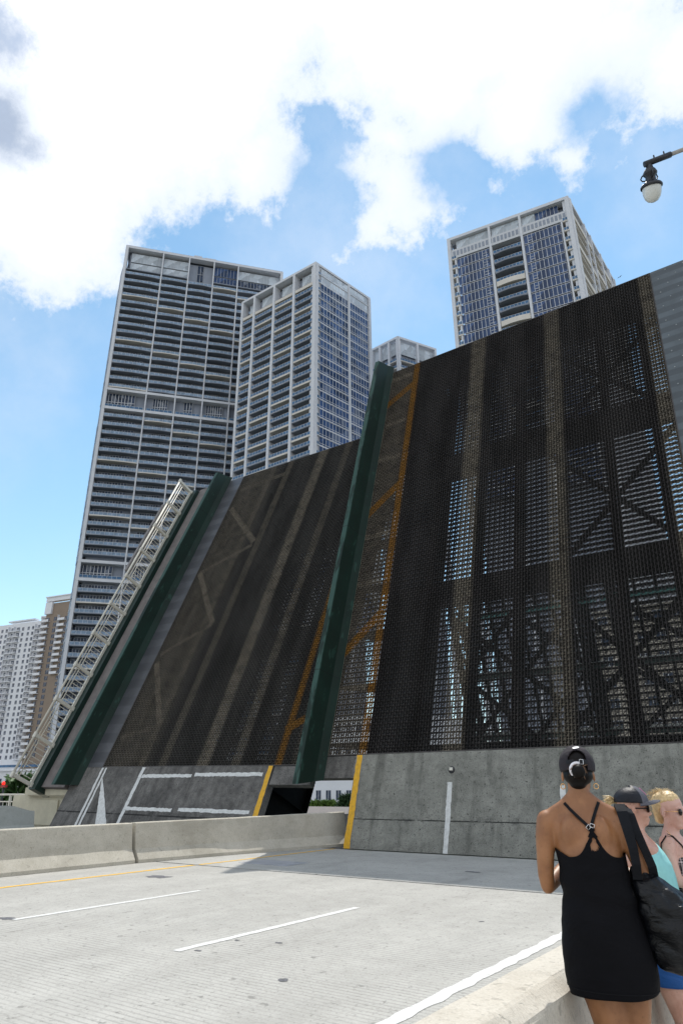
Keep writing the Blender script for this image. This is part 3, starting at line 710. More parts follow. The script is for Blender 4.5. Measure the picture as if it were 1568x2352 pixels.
def mk_railing(wd, post=1.5, h=1.1):
    g = MB()
    g.box(0.05, wd - 0.05, -0.03, 0.03, h - 0.06, h, 0); g.box(0.05, wd - 0.05, -0.02, 0.02, 0.05, 0.12, 0)
    n = max(2, int(wd / post))
    for i in range(n + 1):
        x = 0.06 + (wd - 0.12) * i / n; g.box(x - 0.04, x + 0.04, -0.03, 0.03, 0, h, 0)
    g.box(0.05, wd - 0.05, -0.008, 0.008, 0.12, h - 0.06, 1)
    return g
def mk_slab(wd, depth, curve=0.0, th=0.28):
    g = MB(); n = 8; S = []
    for i in range(n + 1):
        x = wd * i / n; yy = -curve * math.sin(math.pi * i / n)
        S.append([(x, yy, -th), (x, depth, -th), (x, depth, 0), (x, yy, 0)])
    g.extrude(S); return g
def mk_window(wd, h, cols, y=0.0, slant=0.0, rows=None, fr=0.05):
    """wd x h glazing with thin frames; optional sawtooth plan (slant)"""
    g = MB()
    g.box(0, wd, 0.0, 0.04, 0, h, 1)
    for i in range(cols + 1):
        x = wd * i / cols; g.box(max(0, x - fr), min(wd, x + fr), -0.05, -0.002, 0, h, 0)
    for z in (rows or (0, h)): g.box(0, wd, -0.045, -0.003, max(0, z - fr), min(h, z + fr), 0)
    if slant:
        g.v = [(x, y_ + (slant * (x / wd)), z) for x, y_, z in g.v]
    return g

def core(root, pts, z0, z1, m=None, inset=2.1, name='tower_wall'):
    """solid body inside the facade; pts in order round the plan"""
    c = Vector((sum(p[0] for p in pts) / len(pts), sum(p[1] for p in pts) / len(pts)))
    g = MB(); S = []
    for z in (z0, z1):
        S.append([(p[0] - root.location.x, p[1] - root.location.y, z) for p in pts])
    g.extrude(S); return g.build(name, m or M_twall, root)

def inset_poly(pts, d):
    n = len(pts); out = []
    for i in range(n):
        p, q, r = Vector(pts[i - 1]), Vector(pts[i]), Vector(pts[(i + 1) % n])
        e1 = (q - p).normalized(); e2 = (r - q).normalized(); n1 = Vector((-e1.y, e1.x)); n2 = Vector((-e2.y, e2.x))
        k = n1.dot(n2); out.append(tuple(q + (n1 + n2) * (d / (1 + k))))
    return out

# --- tall left tower
A = Vector((-178.05, 112.82)); B = Vector((-139.38, 158.0)); Dd = Vector((-192.1, 120.3))
ab = (B - A).normalized(); back = Vector((-ab.y, ab.x)) * 24
tl = empty('apartment_tower', (A.x, A.y, -1)); tag(tl, 'tallest tower, at left, wide grid of curved balconies between white fins', 'tower', 'white framed apartment towers')
planL = [tuple(Dd), tuple(A), tuple(B), tuple(B + back), tuple(Dd + back * 0.7)]
core(tl, inset_poly(planL, 2.2), 0, 190)
fl = Face(tl, A, B); fs = Face(tl, Dd, A)
TL = fl.L; ts = [0.0, .232, .395, .551, .706, 1.0]
g = MB()
for i, t_ in enumerate(ts):
    wd = 1.0 if i in (0, 5) else 0.42
    x = TL * t_ - (wd if i == 5 else (0 if i == 0 else wd / 2)); g.box(x, x + wd, -0.25, 2.3, 0, 190, 0)
for x, y_, z in ((0, 0, 0),): pass
g.box(0, TL, -0.25, 2.3, 190, 191.0, 0)
for z0_, z1_ in ((127.6, 128.5), (120.3, 121.2), (66.0, 66.9), (60.2, 61.1)): g.box(0, TL, -0.30, 2.3, z0_, z1_, 0)
vf = g.mesh('tower_frame', M_tower); fl.put('tower_frame', vf, 0, 0)
g = MB(); g.box(0.3, TL - 0.3, 0.0, 24, 191.0, 191.3); vf = g.mesh('roof_slab', M_soff); fl.put('roof_slab', vf, 0, 0)
g = MB()
for x0_, x1_, h_ in ((TL * .42, TL * .47, 1.5), (TL * .49, TL * .56, 1.2)): g.box(x0_, x1_, 1, 5, 191.3, 191.3 + h_)
fl.put('roof_plant', g.mesh('roof_plant', M_tower), 0, 0)
bal = Parts(tl, 'balcony'); win = Parts(tl, 'window')
slabs = {}; rails = {}; wins = {}
floors = []; z = 178.0
while z > 129: floors.append(z); z -= 3.25
z = 117.6
while z > 68: floors.append(z); z -= 3.25
z = 57.0
while z > 12: floors.append(z); z -= 3.25
cfg = {0: (0.0, 0.80, 11), 1: (0.22, 0.82, 7), 2: (0.32, 0.66, 3), 3: (0.12, 0.85, 8), 4: (0.1, 0.9, 10)}
for b_ in range(5):
    x0_, x1_ = TL * ts[b_] + (1.1 if b_ == 0 else .28), TL * ts[b_ + 1] - (1.1 if b_ == 4 else .28); wd = x1_ - x0_
    slabs[b_] = (mk_slab(wd, 2.2, 0.35), mk_slab(wd, 2.2, 0.35, 0.34)); rails[b_] = mk_railing(wd, 1.35)
    a0, a1, nc = cfg[b_]; wins[b_] = mk_window(wd * (a1 - a0), 2.5, nc, slant=-0.9 if b_ % 2 == 0 else -0.5)
    for k, zf in enumerate(floors):
        dist = math.hypot(A.x, zf * 1.0) ; sz = wd * 3 / (150 + zf)
        light = ((k * 7 + b_ * 5) % 6 == 3) or (b_ == 0 and zf in floors[3::6])
        sg = slabs[b_][1 if light else 0]
        if light:
            if not hasattr(sg, 'ml'): sg.ml = 1
        bal.add(fl, x0_, zf, 0.0, sg, [M_sofflt if light else M_soff], sz, [('balcony_railing', rails[b_], [M_railw, M_railg])])
        win.add(fl, x0_ + wd * a0, zf + 0.05, 2.1, wins[b_], [M_frame, M_glass], sz)
# two-storey glazing at the service levels and the crown
for (zl, zh) in ((121.2, 127.6), (61.1, 66.0)):
    for b_ in range(5):
        x0_, x1_ = TL * ts[b_] + .5, TL * ts[b_ + 1] - .5; wd = x1_ - x0_
        a0, a1, nc = cfg[b_]; H_ = zh - zl
        gw = mk_window(wd * max(.35, (a1 - a0) * .95), H_ - 0.2, max(3, int(nc * .9)), slant=-0.6, rows=(0, H_ * .45, H_ - .2), fr=0.09)
        win.add(fl, x0_ + wd * a0, zl, 1.9, gw, [M_frame, M_glass], 99)
        gs = mk_railing(wd, 1.35, 1.0); gl = MB(); gl.box(0, wd, 0.02, 1.9, -0.12, 0.0)
        bal.add(fl, x0_, zl + 0.13, 0.0, gl, [M_soff], 99, [('balcony_railing', gs, [M_railw, M_rail])])
crown = [(0, M_glassl), (1, M_glassl), (2, M_twall), (3, M_glassb), (4, M_glassl)]
for b_, mm in crown:
    x0_, x1_ = TL * ts[b_] + (1.1 if b_ == 0 else .28), TL * ts[b_ + 1] - (1.1 if b_ == 4 else .28); wd = x1_ - x0_
    if b_ == 2:
        gw = mk_window(wd * .26, 8.2, 2, rows=(0, 4.1, 8.2)); win.add(fl, x0_ + wd * .34, 180.6, 2.0, gw, [M_frame, M_glass], 99)
        continue
    for j, (za, zb) in enumerate(((180.6, 184.6), (185.0, 189.2))):
        gw = mk_window(wd - 1.2 if b_ == 0 else wd, zb - za, int(wd / 1.2), fr=0.045)
        win.add(fl, x0_ + (1.2 if b_ == 0 else 0), za, 1.7, gw, [M_frame, mm if not (b_ == 4 and j == 0) else M_glass], 99)
    gs = MB(); gs.box(0, wd, 0.0, 2.2, -0.4, 0.0); fl.put('crown_slab', gs.mesh('crown_slab', M_soff), x0_, 180.5)
# side face of the left tower
SL = fs.L
g = MB(); g.box(0.2, SL - 1.0, 0.75, 1.3, 0, 190); fs.put('side_wall', g.mesh('side_wall', M_twall), 0, 0)
for k, zf in enumerate(floors):
    gw = mk_window(SL - 3, 2.7, 7); win.add(fs, 1.5, zf + 0.15, 0.6, gw, [M_frame, M_glassb], 1)
    if k % 3 == 0:
        g_ = MB(); g_.box(0.6, SL - 1.2, 0.55, 1.2, -0.2, 0.2); bal.add(fs, 0, zf, 0, g_, [M_tower], 1)
bal.flush(); win.flush()
# recessed link between the two towers
g = MB()
S = Face(tl, B - ab * 4.0, B + ab * 8)
core(tl, [tuple(B), tuple(B + ab * 10), tuple(B + ab * 10 + back * .8), tuple(B + back * .8)], 0, 176, name='link_wing')

# --- middle tower
F = Vector((-105.32, 135.41)); L_ = Vector((-138.56, 135.95)); R_ = Vector((-100.55, 160.31))
tm = empty('apartment_tower', (F.x, F.y, -1)); tag(tm, 'middle tower with its corner facing the bridge, deep shaded balconies left and a glazed grid face right', 'tower', 'white framed apartment towers')
tm['label'] = 'middle tower, corner forward, balconies on its left face and glazed grid on its right'
planM = [tuple(L_), tuple(F), tuple(R_), tuple(R_ + (L_ - F))]
core(tm, inset_poly(planM, 2.4), 0, 160)
f1 = Face(tm, L_, F); f2 = Face(tm, F, R_); T1 = f1.L; T2 = f2.L
t1 = [0.0, .019 + 0.0, .187, .461, .724, 1.0]
g = MB()
for i, t_ in enumerate(t1):
    if i == 1: continue
    wd = 1.0; x = min(max(T1 * t_ - wd / 2, 0), T1 - 1.25) if i else 0; g.box(x, x + (1.25 if i == 5 else 0.9), -0.2, 2.6, 0, 160)
g.box(0, T1, -0.2, 2.6, 160, 160.9); f1.put('tower_frame', g.mesh('tower_frame', M_tower), 0, 0)
g = MB(); g.box(1.25 * 0, T2, -0.05, 2.3, 160.003, 160.85); g.box(0.01, 1.0, -0.2, 2.3, 0, 160); g.box(T2 * .565, T2 * .60, -0.25, 0.6, 0, 160); g.box(T2 * .955, T2, -0.2, 1.2, 0, 160)
f2.put('tower_frame', g.mesh('tower_frame', M_tower), 0, 0)
g = MB(); g.box(0.5, T1 - 0.5, 0.5, T2, 160.9, 161.1); f1.put('roof_slab', g.mesh('roof_slab', M_soff), 0, 0)
bal = Parts(tm, 'balcony'); win = Parts(tm, 'window')
floors = [150.4 - 3.12 * k for k in range(46)]
tt = [0.0, .187, .461, .724, 1.0]
for b_ in range(4):
    x0_, x1_ = T1 * tt[b_] + (.9 if b_ == 0 else .45), T1 * tt[b_ + 1] - (1.25 if b_ == 3 else .5); wd = x1_ - x0_
    sA, sB, rl_ = mk_slab(wd, 2.4, 0.0, 0.3), mk_slab(wd, 2.4, 0.0, 0.5), mk_railing(wd, 1.1)
    wn_ = mk_window(wd * .62, 2.3, 4, slant=-0.9)
    for k, zf in enumerate(floors):
        light = (k + b_) % 3 == 2
        bal.add(f1, x0_, zf, 0.0, sB if light else sA, [M_sofflt if light else M_soff], wd if 40 < zf else 0, [('balcony_railing', rl_, [M_railw, M_rail])])
        win.add(f1, x0_ + wd * .33, zf + .05, 2.25, wn_, [M_frame, M_glass], wd * (2 if zf > 40 else 1) / (300 - zf))
    for za, zb, mm in ((153.5, 155.4, M_glassb), (155.6, 159.2, M_glassl)):
        gw = mk_window(wd - 1.4, zb - za, 6); win.add(f1, x0_ + 1.4, za, 1.9, gw, [M_frame, mm], 99)
    gs = MB(); gs.box(0, wd, 0.0, 2.3, -1.1, 0.0); f1.put('crown_slab', gs.mesh('crown_slab', M_sofflt), x0_, 153.4)
# glazed right face
for k, zf in enumerate(floors[:36] + [153.5, 156.7]):
    for xa, xb, nc in ((T2 * .085, T2 * .565, 9), (T2 * .60, T2 * .935, 7)):
        gw = mk_window(xb - xa, 2.95, nc, rows=(0.12, 0.75, 2.9), fr=0.06)
        win.add(f2, xa, zf - 0.05, 0.05, gw, [M_tower, M_glassl if zf > 152 else M_glassb], 6 / (300 - zf))
    gs = MB(); gs.box(0.0, T2 * .96, -0.12 if k % 2 else -0.02, 0.6, -0.18, 0.04); bal.add(f2, 1.0, zf - .05, 0, gs, [M_tower], 2)
    g_ = mk_railing(1.6, .8); bal.add(f2, 1.0, zf + .05, 0.1, g_, [M_railw, M_rail], 1)
bal.flush(); win.flush()

# --- right tower
L2 = Vector((-65.47, 149.77)); F2 = Vector((-29.58, 155.02)); R2 = Vector((-28.19, 197.43))
tr = empty('apartment_tower', (F2.x, F2.y, -1)); tag(tr, 'right tower rising over the near bridge leaf, glazed with one stack of central balconies', 'tower', 'white framed apartment towers')
core(tr, inset_poly([tuple(L2), tuple(F2), tuple(R2), tuple(R2 + L2 - F2)], 2.2), 0, 158)
f3 = Face(tr, L2, F2); f4 = Face(tr, F2, R2); T3 = f3.L; T4 = f4.L
g = MB()
for x0_, x1_ in ((0, 1.0), (T3 * .349, T3 * .368), (T3 * .602, T3 * .620), (T3 - 1.1, T3)): g.box(x0_, x1_, -0.2, 2.3, 0, 158)
for x0_, x1_ in ((T3 * .052, T3 * .066), (T3 * .915, T3 * .928)): g.box(x0_, x1_, 0.1, 0.6, 0, 154)
g.box(0, T3, -0.2, 2.3, 158, 159.0)
f3.put('tower_frame', g.mesh('tower_frame', M_tower), 0, 0)
g = MB(); g.box(0.003, T4, -0.1, 2.0, 158.003, 158.95)
for t_ in (0.0, .28, .41, .64, .84, 0.98): g.box(T4 * t_ + .02, T4 * t_ + 0.9, -0.5, 1.9, 0, 158)
f4.put('tower_frame', g.mesh('tower_frame', M_tower), 0, 0)
g = MB(); g.box(0.5, T3 - 0.5, 0.5, T4, 159.0, 159.2); f3.put('roof_slab', g.mesh('roof_slab', M_soff), 0, 0)
bal = Parts(tr, 'balcony'); win = Parts(tr, 'window')
floors = [147.1 - 3.5 * k for k in range(40)]
wl, wr = T3 * .345 - T3 * .07, T3 * .91 - T3 * .622
gl1 = mk_window(wl, 3.2, 9, rows=(0.12, 3.12), fr=0.06); gr1 = mk_window(wr, 3.2, 9, rows=(0.12, 3.12), fr=0.06)
for gg, xs_ in ((gl1, (wl * .8, wl * .93)), (gr1, (wr * .1, wr * .24))):
    gg.box(xs_[0], xs_[1], -0.05, -0.002, 0.9, 1.05, 0); gg.box(xs_[0], xs_[1], -0.05, -0.002, 1.9, 2.0, 0)
wb_ = T3 * .598 - T3 * .372; sA, sB, rl_ = mk_slab(wb_, 2.2, 0.5, 0.5), mk_slab(wb_, 2.2, 0.5, 1.7), mk_railing(wb_, 1.0)
wn_ = mk_window(wb_ * .9, 2.6, 7)
sc1 = mk_railing(T3 * .04, .8); sc2 = mk_slab(T3 * .045, 2.2, 0, 0.35)
for k, zf in enumerate([150.6] + floors):
    if k < 24:
        win.add(f3, T3 * .07, zf, 0.25, gl1, [M_tower, M_glassb], 10 + k * .01); win.add(f3, T3 * .622, zf, 0.25, gr1, [M_tower, M_glassb], 10 + k * .01)
    if k and k < 20:
        big = k % 4 == 0
        bal.add(f3, T3 * .372, zf + .3, 0, sB if big else sA, [M_sofflt if big else M_soff], 5, [('balcony_railing', rl_, [M_railw, M_rail])])
        win.add(f3, T3 * .372 + .5, zf + .35, 2.0, wn_, [M_frame, M_glass], 5)
    if k < 20:
        bal.add(f3, T3 * .93, zf, 0, sc2, [M_sofflt if k % 3 == 0 else M_soff], 3, [('balcony_railing', sc1, [M_railw, M_rail])])
        bal.add(f3, T3 * .012 + .6, zf, 0, sc2, [M_sofflt], 3, [('balcony_railing', sc1, [M_railw, M_rail])])
for x0_, wd, mm in ((T3 * .07, wl, M_glassl), (T3 * .372, wb_, M_glassl), (T3 * .622, wr * .36, M_glassl), (T3 * .622 + wr * .37, wr * .63, M_glassb)):
    gw = mk_window(wd, 3.6, int(wd / 1.05)); win.add(f3, x0_, 154.2, 0.9, gw, [M_frame, mm], 99)
gs = MB(); gs.box(1.0, T3 - 1.1, 0.05, 2.0, 150.7, 154.15); f3.put('crown_band', gs.mesh('crown_band', M_frame), 0, 0)
gs = MB()
for i in range(30): gs.box(1.6 + i * 1.12, 2.3 + i * 1.12, 0.0, 0.046, 151.6, 153.4)
f3.put('crown_vents', gs.mesh('crown_vents', M_twall), 0, 0)
# deep hooded terraces on the side face
for k in range(14):
    z = 153 - k * 3.5 * 1.0
    for (a_, b2_) in ((.02, .27), (.30, .40), (.43, .63), (.66, .83), (.86, .97)):
        gs = MB(); gs.box(0, T4 * (b2_ - a_), -0.4, 1.9, -0.35 if (k + int(a_ * 10)) % 3 else -1.6, 0.0)
        bal.add(f4, T4 * a_, z, 0, gs, [M_sofflt], 2)
bal.flush(); win.flush()

# --- small tower between
F5 = Vector((-103.8, 184.4)); L5 = Vector((-116.7, 185.7)); R5 = Vector((-95.7, 200.0))
t5 = empty('apartment_tower', (F5.x, F5.y, -1)); tag(t5, 'small distant tower top peeking between the middle tower and the near bridge leaf', 'tower', 'white framed apartment towers')
core(t5, inset_poly([tuple(L5), tuple(F5), tuple(R5), tuple(R5 + L5 - F5)], 1.6), 0, 160)
for P_, Q_, nm in ((L5, F5, 0), (F5, R5, 1)):
    fc = Face(t5, P_, Q_); T_ = fc.L; g = MB()
    for t_ in ((0, .33, .66, 1) if nm == 0 else (0, .5, 1)): x = min(max(T_ * t_ - .4, 0), T_ - .8); g.box(x, x + .8, -0.2 - nm * .01, 1.7, 0, 160)
    g.box(0, T_, -0.2 - nm * .01, 1.7, 160 + nm * .003, 160.9 - nm * .003); fc.put('tower_frame', g.mesh('tower_frame', M_tower), 0, 0)
    p = Parts(t5, 'balcony'); q = Parts(t5, 'window')
    s_ = mk_slab(T_ - .4, 1.6, 0, .3); r_ = mk_railing(T_ - .4, 1.2); w_ = mk_window(T_ - 1, 2.6, 12)
    for k in range(20):
        p.add(fc, .2, 150.4 - 3.2 * k, 0, s_, [M_sofflt], 1, [('balcony_railing', r_, [M_railw, M_rail])]); q.add(fc, .5, 150.5 - 3.2 * k, 1.5, w_, [M_frame, M_glassb], 1)
    q.add(fc, .5, 153.8, 1.0, mk_window(T_ - 1, 5.6, 12, rows=(0, 1.8, 5.6)), [M_frame, M_glassl], 2); p.flush(); q.flush()

# --- white apartment block and its brown neighbour, far left
W0 = Vector((-420.0, 194.5)); W1 = Vector((-346.0, 209.5))
twb = empty('apartment_block', (W1.x, W1.y, -1)); tag(twb, 'white stucco apartment block with small dark windows, low at the far left', 'building')
core(twb, inset_poly([tuple(W0), tuple(W1), tuple(W1 + Vector((-5, 22))), tuple(W0 + Vector((-5, 22)))], 0.01), 0, 91.5, M_wb, name='wall')
fw = Face(twb, W0, W1); TW = fw.L
bal = Parts(twb, 'balcony'); win = Parts(twb, 'window')
w1_ = MB(); w1_.box(0, 1.5, -0.02, 0.1, 0, 1.9, 1); w1_.box(0.7, 0.8, -0.05, -0.021, 0, 1.9, 0); w1_.box(0, 1.5, -0.05, -0.021, 0.45, 0.53, 0)
w2_ = MB(); w2_.box(0, 2.2, -0.02, 0.1, 0, 2.1, 1); w2_.box(0.7, .78, -0.05, -0.021, 0, 2.1, 0); w2_.box(1.45, 1.53, -0.05, -0.021, 0, 2.1, 0)
s1_ = MB(); s1_.box(0, 4.0, -1.3, -0.06, -0.2, 0.0); s1_.box(0, 4.0, -1.3, -1.22, 0, 0.25); s1_.box(-0.15, 0, -1.3, -0.06, -0.2, 2.9)
r1_ = MB()
for i in range(12): r1_.box(.1 + i * .34, .16 + i * .34, -1.28, -1.24, .25, 1.0)
r1_.box(0, 4.0, -1.3, -1.22, 1.0, 1.08)
z = 86.0; k = 0
while z > 16:
    for base in (TW - 4, TW - 24.5, TW - 45, TW - 65.5):
        for x, kind in ((-14.3, 'w'), (-10.9, 'w'), (-7.2, 'b'), (-3.0, 'b'), (2.0, 'w')):
            if base + x + 1 > TW or base + x < 1: continue
            if kind == 'w': win.add(fw, base + x, z, 0, w1_, [M_wb, M_glass], (base + x) + (100 - z) * .1)
            else: win.add(fw, base + x + .9, z, 0, w2_, [M_wb, M_glass], (base + x) + (100 - z) * .1); bal.add(fw, base + x - .2, z - .15, 0, s1_, [M_wb], base + x, [('balcony_railing', r1_, [M_wb])])
    z -= 3.14
bal.flush(); win.flush()
g = MB(); g.box(TW * .55, TW * .82, -0.3, 3, 91.5, 92.3); g.box(TW * .88, TW, -0.3, 6, 91.5, 93.0); fw.put('roof_parapet', g.mesh('roof_parapet', M_wb), 0, 0)
V0 = Vector((-338.0, 200.4)); V1 = Vector((-300.0, 208.0))
tbb = empty('apartment_block', (V0.x, V0.y, -1)); tag(tbb, 'brown and white apartment block just left of the tallest tower', 'building')
core(tbb, [tuple(V0), tuple(V1), tuple(V1 + Vector((-5, 22))), tuple(V0 + Vector((-5, 22)))], 0, 97, M_brown, name='wall')
fv = Face(tbb, V0, V1); bal = Parts(tbb, 'balcony'); win = Parts(tbb, 'window')
g = MB(); g.box(-.8, fv.L, -0.8, 2, 97, 99.2); g.box(-1.2, fv.L, -1.2, 2, 99.2, 99.8); g.box(-0.5, 4.2, -1.1, -0.0, 90, 96.5); fv.put('cornice', g.mesh('cornice', M_wb), 0, 0)
s3_ = MB(); s3_.box(-1.4, 3.6, -1.6, -0.04, -0.25, 0.0); s3_.box(-1.4, 3.6, -1.6, -1.5, 0, 1.0); s3_.box(-1.4, -1.3, -1.6, 2, -0.25, 2.9)
z = 86.0
while z > 16:
    bal.add(fv, 0, z - .1, 0, s3_, [M_wb], z); win.add(fv, .6, z, 0, w2_, [M_wb, M_glass], z); win.add(fv, 6.0, z, 0, w2_, [M_wb, M_glass], z); win.add(fv, 14.0, z, 0, w1_, [M_wb, M_glass], z)
    if z > 55: bal.add(fv, 11.5, z - .1, 0, s3_, [M_wb], z)
    z -= 3.14
bal.flush(); win.flush()
# podium with dark shop windows
pw = empty('podium_building', (-352, 204, -1)); tag(pw, 'low white podium with large dark windows below the white apartment block', 'building')
g = MB(); g.box(-60, 60, -8, 2, 0, 12.6); g.box(-60, 60, -8.6, -8, 11.6, 12.2); g.build('wall', M_wb, pw); pw.rotation_euler = (0, 0, fw.a)
g = MB(); g.box(-60, 60, -8.3, -8.25, 13.4, 14.6); g.build('terrace_glass', M_rail, pw)
for i in range(12):
    g = MB(); g.box(0, 7.2, 0, 0.06, 0, 5.2, 1); g.box(3.3, 3.6, -0.05, -0.002, 0, 5.2, 0); g.build('window', [M_frame, M_glass], pw, (-54 + i * 10.0, -8.08, 3.0))

# ------------------------------------------------------------------ opposite side of the channel
def far_leaf(x0, x1, label):
    r = empty('bascule_leaf', ((x0 + x1) / 2, 64.0, 0)); tag(r, label, 'bridge leaf', 'raised drawbridge leaves')
    r.rotation_euler = (rad(104), 0, 0); hw = (x1 - x0) / 2; H_ = 21.0
    for u in (-hw + 1, hw - 1):
        g = MB(); g.box(u - 0.2, u + 0.2, 0, H_, 0.3, 0.9); g.box(u - 0.2, u + 0.2, 0, H_, 2.6, 3.1)
        for i in range(7):
            a = i * 3.0; g.beam((u, a, 0.6), (u, a + 3, 2.8), 0.25, 0.25); g.beam((u, a + 3, 0.6), (u, a + 3, 2.8), 0.25, 0.25)
        g.build('truss_girder', M_under, r)
    for v in (1.0, 6.5, 12.0, 17.5, 20.7):
        g = MB(); g.box(-hw, hw, v - 0.25, v + 0.25, 0.0, 1.5); g.build('floor_beam', M_tealbeam if v > 17 else M_dgreen, r)
    for i in range(9):
        u = -hw + (i + .5) * 2 * hw / 9; g = MB(); g.box(u - 0.10, u + 0.10, 0, H_, 0.05, 0.5); g.build('stringer', M_under, r)
    for a, e in ((1.0, 6.5), (6.5, 12.0), (12.0, 17.5)):
        for (p, q) in ((-hw + 1, 0), (hw - 1, 0)):
            g = MB(); g.beam((p, a, 2.2), (q, e, 2.2), 0.4, 0.2); g.beam((q, a, 2.2), (p, e, 2.2), 0.4, 0.2); g.build('cross_bracing', M_under, r)
    g = MB(); k = 0.0
    while k < H_: g.box(-hw, hw, k - .012, k + .012, -0.12, 0.0); k += 0.19
    k = -hw
    while k < hw: g.box(k - .012, k + .012, 0, H_, -0.09, -0.02); k += 0.24
    g.build('deck_grating', M_under, r)
M_tealbeam = mat('teal_painted_beam', (0.05, 0.16, 0.15), 0.5, var=0.2)
far_leaf(-14.2, 1.5, 'raised opposite drawbridge leaf seen faintly through the near grating')
far_leaf(-28.5, -15.0, 'raised opposite drawbridge leaf hidden behind the left leaf, glimpsed through its grating')
def block(name, x0, x1, y0, y1, z1, m, label, cols, floors_, sill=1.0):
    r = empty(name, (x0, y0, -1.2)); tag(r, label, 'building')
    g = MB(); g.box(0, x1 - x0, 0, y1 - y0, 0, z1 + 1.2); g.box(-0.2, x1 - x0 + .2, -0.25, 0, z1 + 0.6, z1 + 1.3); g.build('wall', m, r)
    wd = (x1 - x0) / cols; w_ = mk_window(wd * .5, 1.7, 2); w_.me = w_.mesh('window', [M_frame, M_glass]); n = 0; fh = (z1 + 1.2) / floors_
    for k in range(floors_):
        for i in range(cols):
            if n < 100: link('window', w_.me, r, (wd * (i + .25), -0.03, fh * k + sill)); n += 1
    return r
block('apartment_block', -34, -8, 132, 146, 33, M_beige, 'beige apartment block behind the near leaf, glimpsed through its grating at left', 8, 9)
block('apartment_block', -2, 34, 122, 140, 30, M_beige, 'beige apartment block behind the near leaf, glimpsed through its grating at right', 9, 8)
block('apartment_block', -92, -60, 108, 124, 14.0, M_wb, 'white riverside block with rows of square windows behind the foot of the leaves', 14, 4)

# plants
def leafy(name, loc, r, h, n, label, leaf=(0.16, 0.05), cat='shrub', trunk=True, gcol=(0.05, 0.11, 0.03)):
    root = empty(name, loc); tag(root, label, cat)
    m = mat('leaf_green', gcol, 0.6, var=0.5, scale=6)
    g = MB()
    for i in range(n):
        a = random.uniform(0, 2 * math.pi); q = random.random() ** 0.5; z = random.random() ** 0.8 * h
        rr = r * q * (1.0 - 0.5 * (z / h)); p = Vector((rr * math.cos(a), rr * math.sin(a), z)); d = Vector((math.cos(a) * random.random(), math.sin(a) * random.random(), random.uniform(-.3, 1))).normalized()
        s = d.cross(Vector((random.random(), random.random(), random.random()))).normalized() * leaf[1] * random.uniform(.6, 1.3); L = leaf[0] * random.uniform(.6, 1.5)
        g.poly([p - s, p + d * L * .5 - s * 1.3, p + d * L, p + d * L * .5 + s * 1.3, p + s])
    g.build('foliage', m, root)
    g = MB()
    for i in range(5):
        a = i * 1.26; g.tube([(0, 0, 0), (r * .2 * math.cos(a), r * .2 * math.sin(a), h * .4), (r * .5 * math.cos(a), r * .5 * math.sin(a), h * .75)], [0.05, 0.035, 0.015], 5)
    g.build('stem', mat('bark', (0.12, 0.09, 0.06), 0.9), root)
leafy('broad_leaf_shrub', (-50.3, 30, 0.0), 1.6, 2.5, 700, 'glossy green shrub behind the railing at the far left', (0.5, 0.13))
leafy('broad_leaf_shrub', (-55.0, 31, 0.0), 1.5, 1.9, 500, 'second glossy green shrub, farther left behind the railing posts', (0.45, 0.12))
leafy('hedge_bush', (-78.0, 104, -1.9), 4.2, 1.5, 1300, 'clipped green bush under the windows in the gap beside the green barrier', (0.5, 0.16), gcol=(0.10, 0.17, 0.03))
leafy('hedge_bush', (-71.5, 103, -1.7), 2.2, 2.2, 900, 'darker bush with a taller top in the gap next to the yellow deck edge', (0.7, 0.12), gcol=(0.04, 0.08, 0.03))
g = MB(); g.box(-60, -30, 24, 60, -5, 0.0); tag(g.build('river_walk', M_walk), kind='structure')
sg = empty('traffic_signal', (-36.0, 20.6, 0)); tag(sg, 'red warning light on a bracket at the far left edge above the railing', 'signal light')
g = MB(); g.tube([(0, 0, 0), (0, 0, 1.72)], 0.05, 8); g.build('pole', M_black, sg)
g = MB(); g.box(-0.22, 0.22, -0.06, 0.06, 1.62, 1.74); g.build('bracket', mat('red_paint', (0.30, 0.01, 0.01), 0.5), sg)
mr, t, b = new_mat('red_lamp'); b.inputs['Base Color'].default_value = (0.5, 0.01, 0.01, 1); b.inputs['Emission Color'].default_value = (1, 0.02, 0.01, 1); b.inputs['Emission Strength'].default_value = 1.2
g = MB(); g.lathe([(0, .09), (.05, .07), (.075, .03), (.08, -0.03), (.07, -.07), (0, -.08)], 14, 0, Matrix.Translation((0, -0.05, 1.82))); g.build('lamp', mr, sg)
sg.location = (-35.5, 20.3, 0.14)
# gull
g = MB(); g.extrude([[(0.0, -.02, -.02), (0, .02, -.02), (0, .02, .02), (0, -.02, .02)], [(.2, -.07, -.06), (.2, .07, -.06), (.2, .07, .06), (.2, -.07, .06)], [(.5, -.03, -.02), (.5, .03, -.02), (.5, .03, .02), (.5, -.03, .02)]])
for s_ in (1, -1): g.poly([(.12, 0, .03), (.34, 0, .03), (.36, s_ * .45, .14), (.24, s_ * .95, .04), (.20, s_ * .45, .16)])
bd = g.build('gull', mat('gull_feathers', (0.12, 0.12, 0.13), 0.9)); bd.location = at(1421, 636, 75); bd.rotation_euler = (0.2, -0.3, 0.9); bd.scale = (0.45,) * 3
tag(bd, 'small dark bird flying between the right tower and the bridge leaf', 'bird')

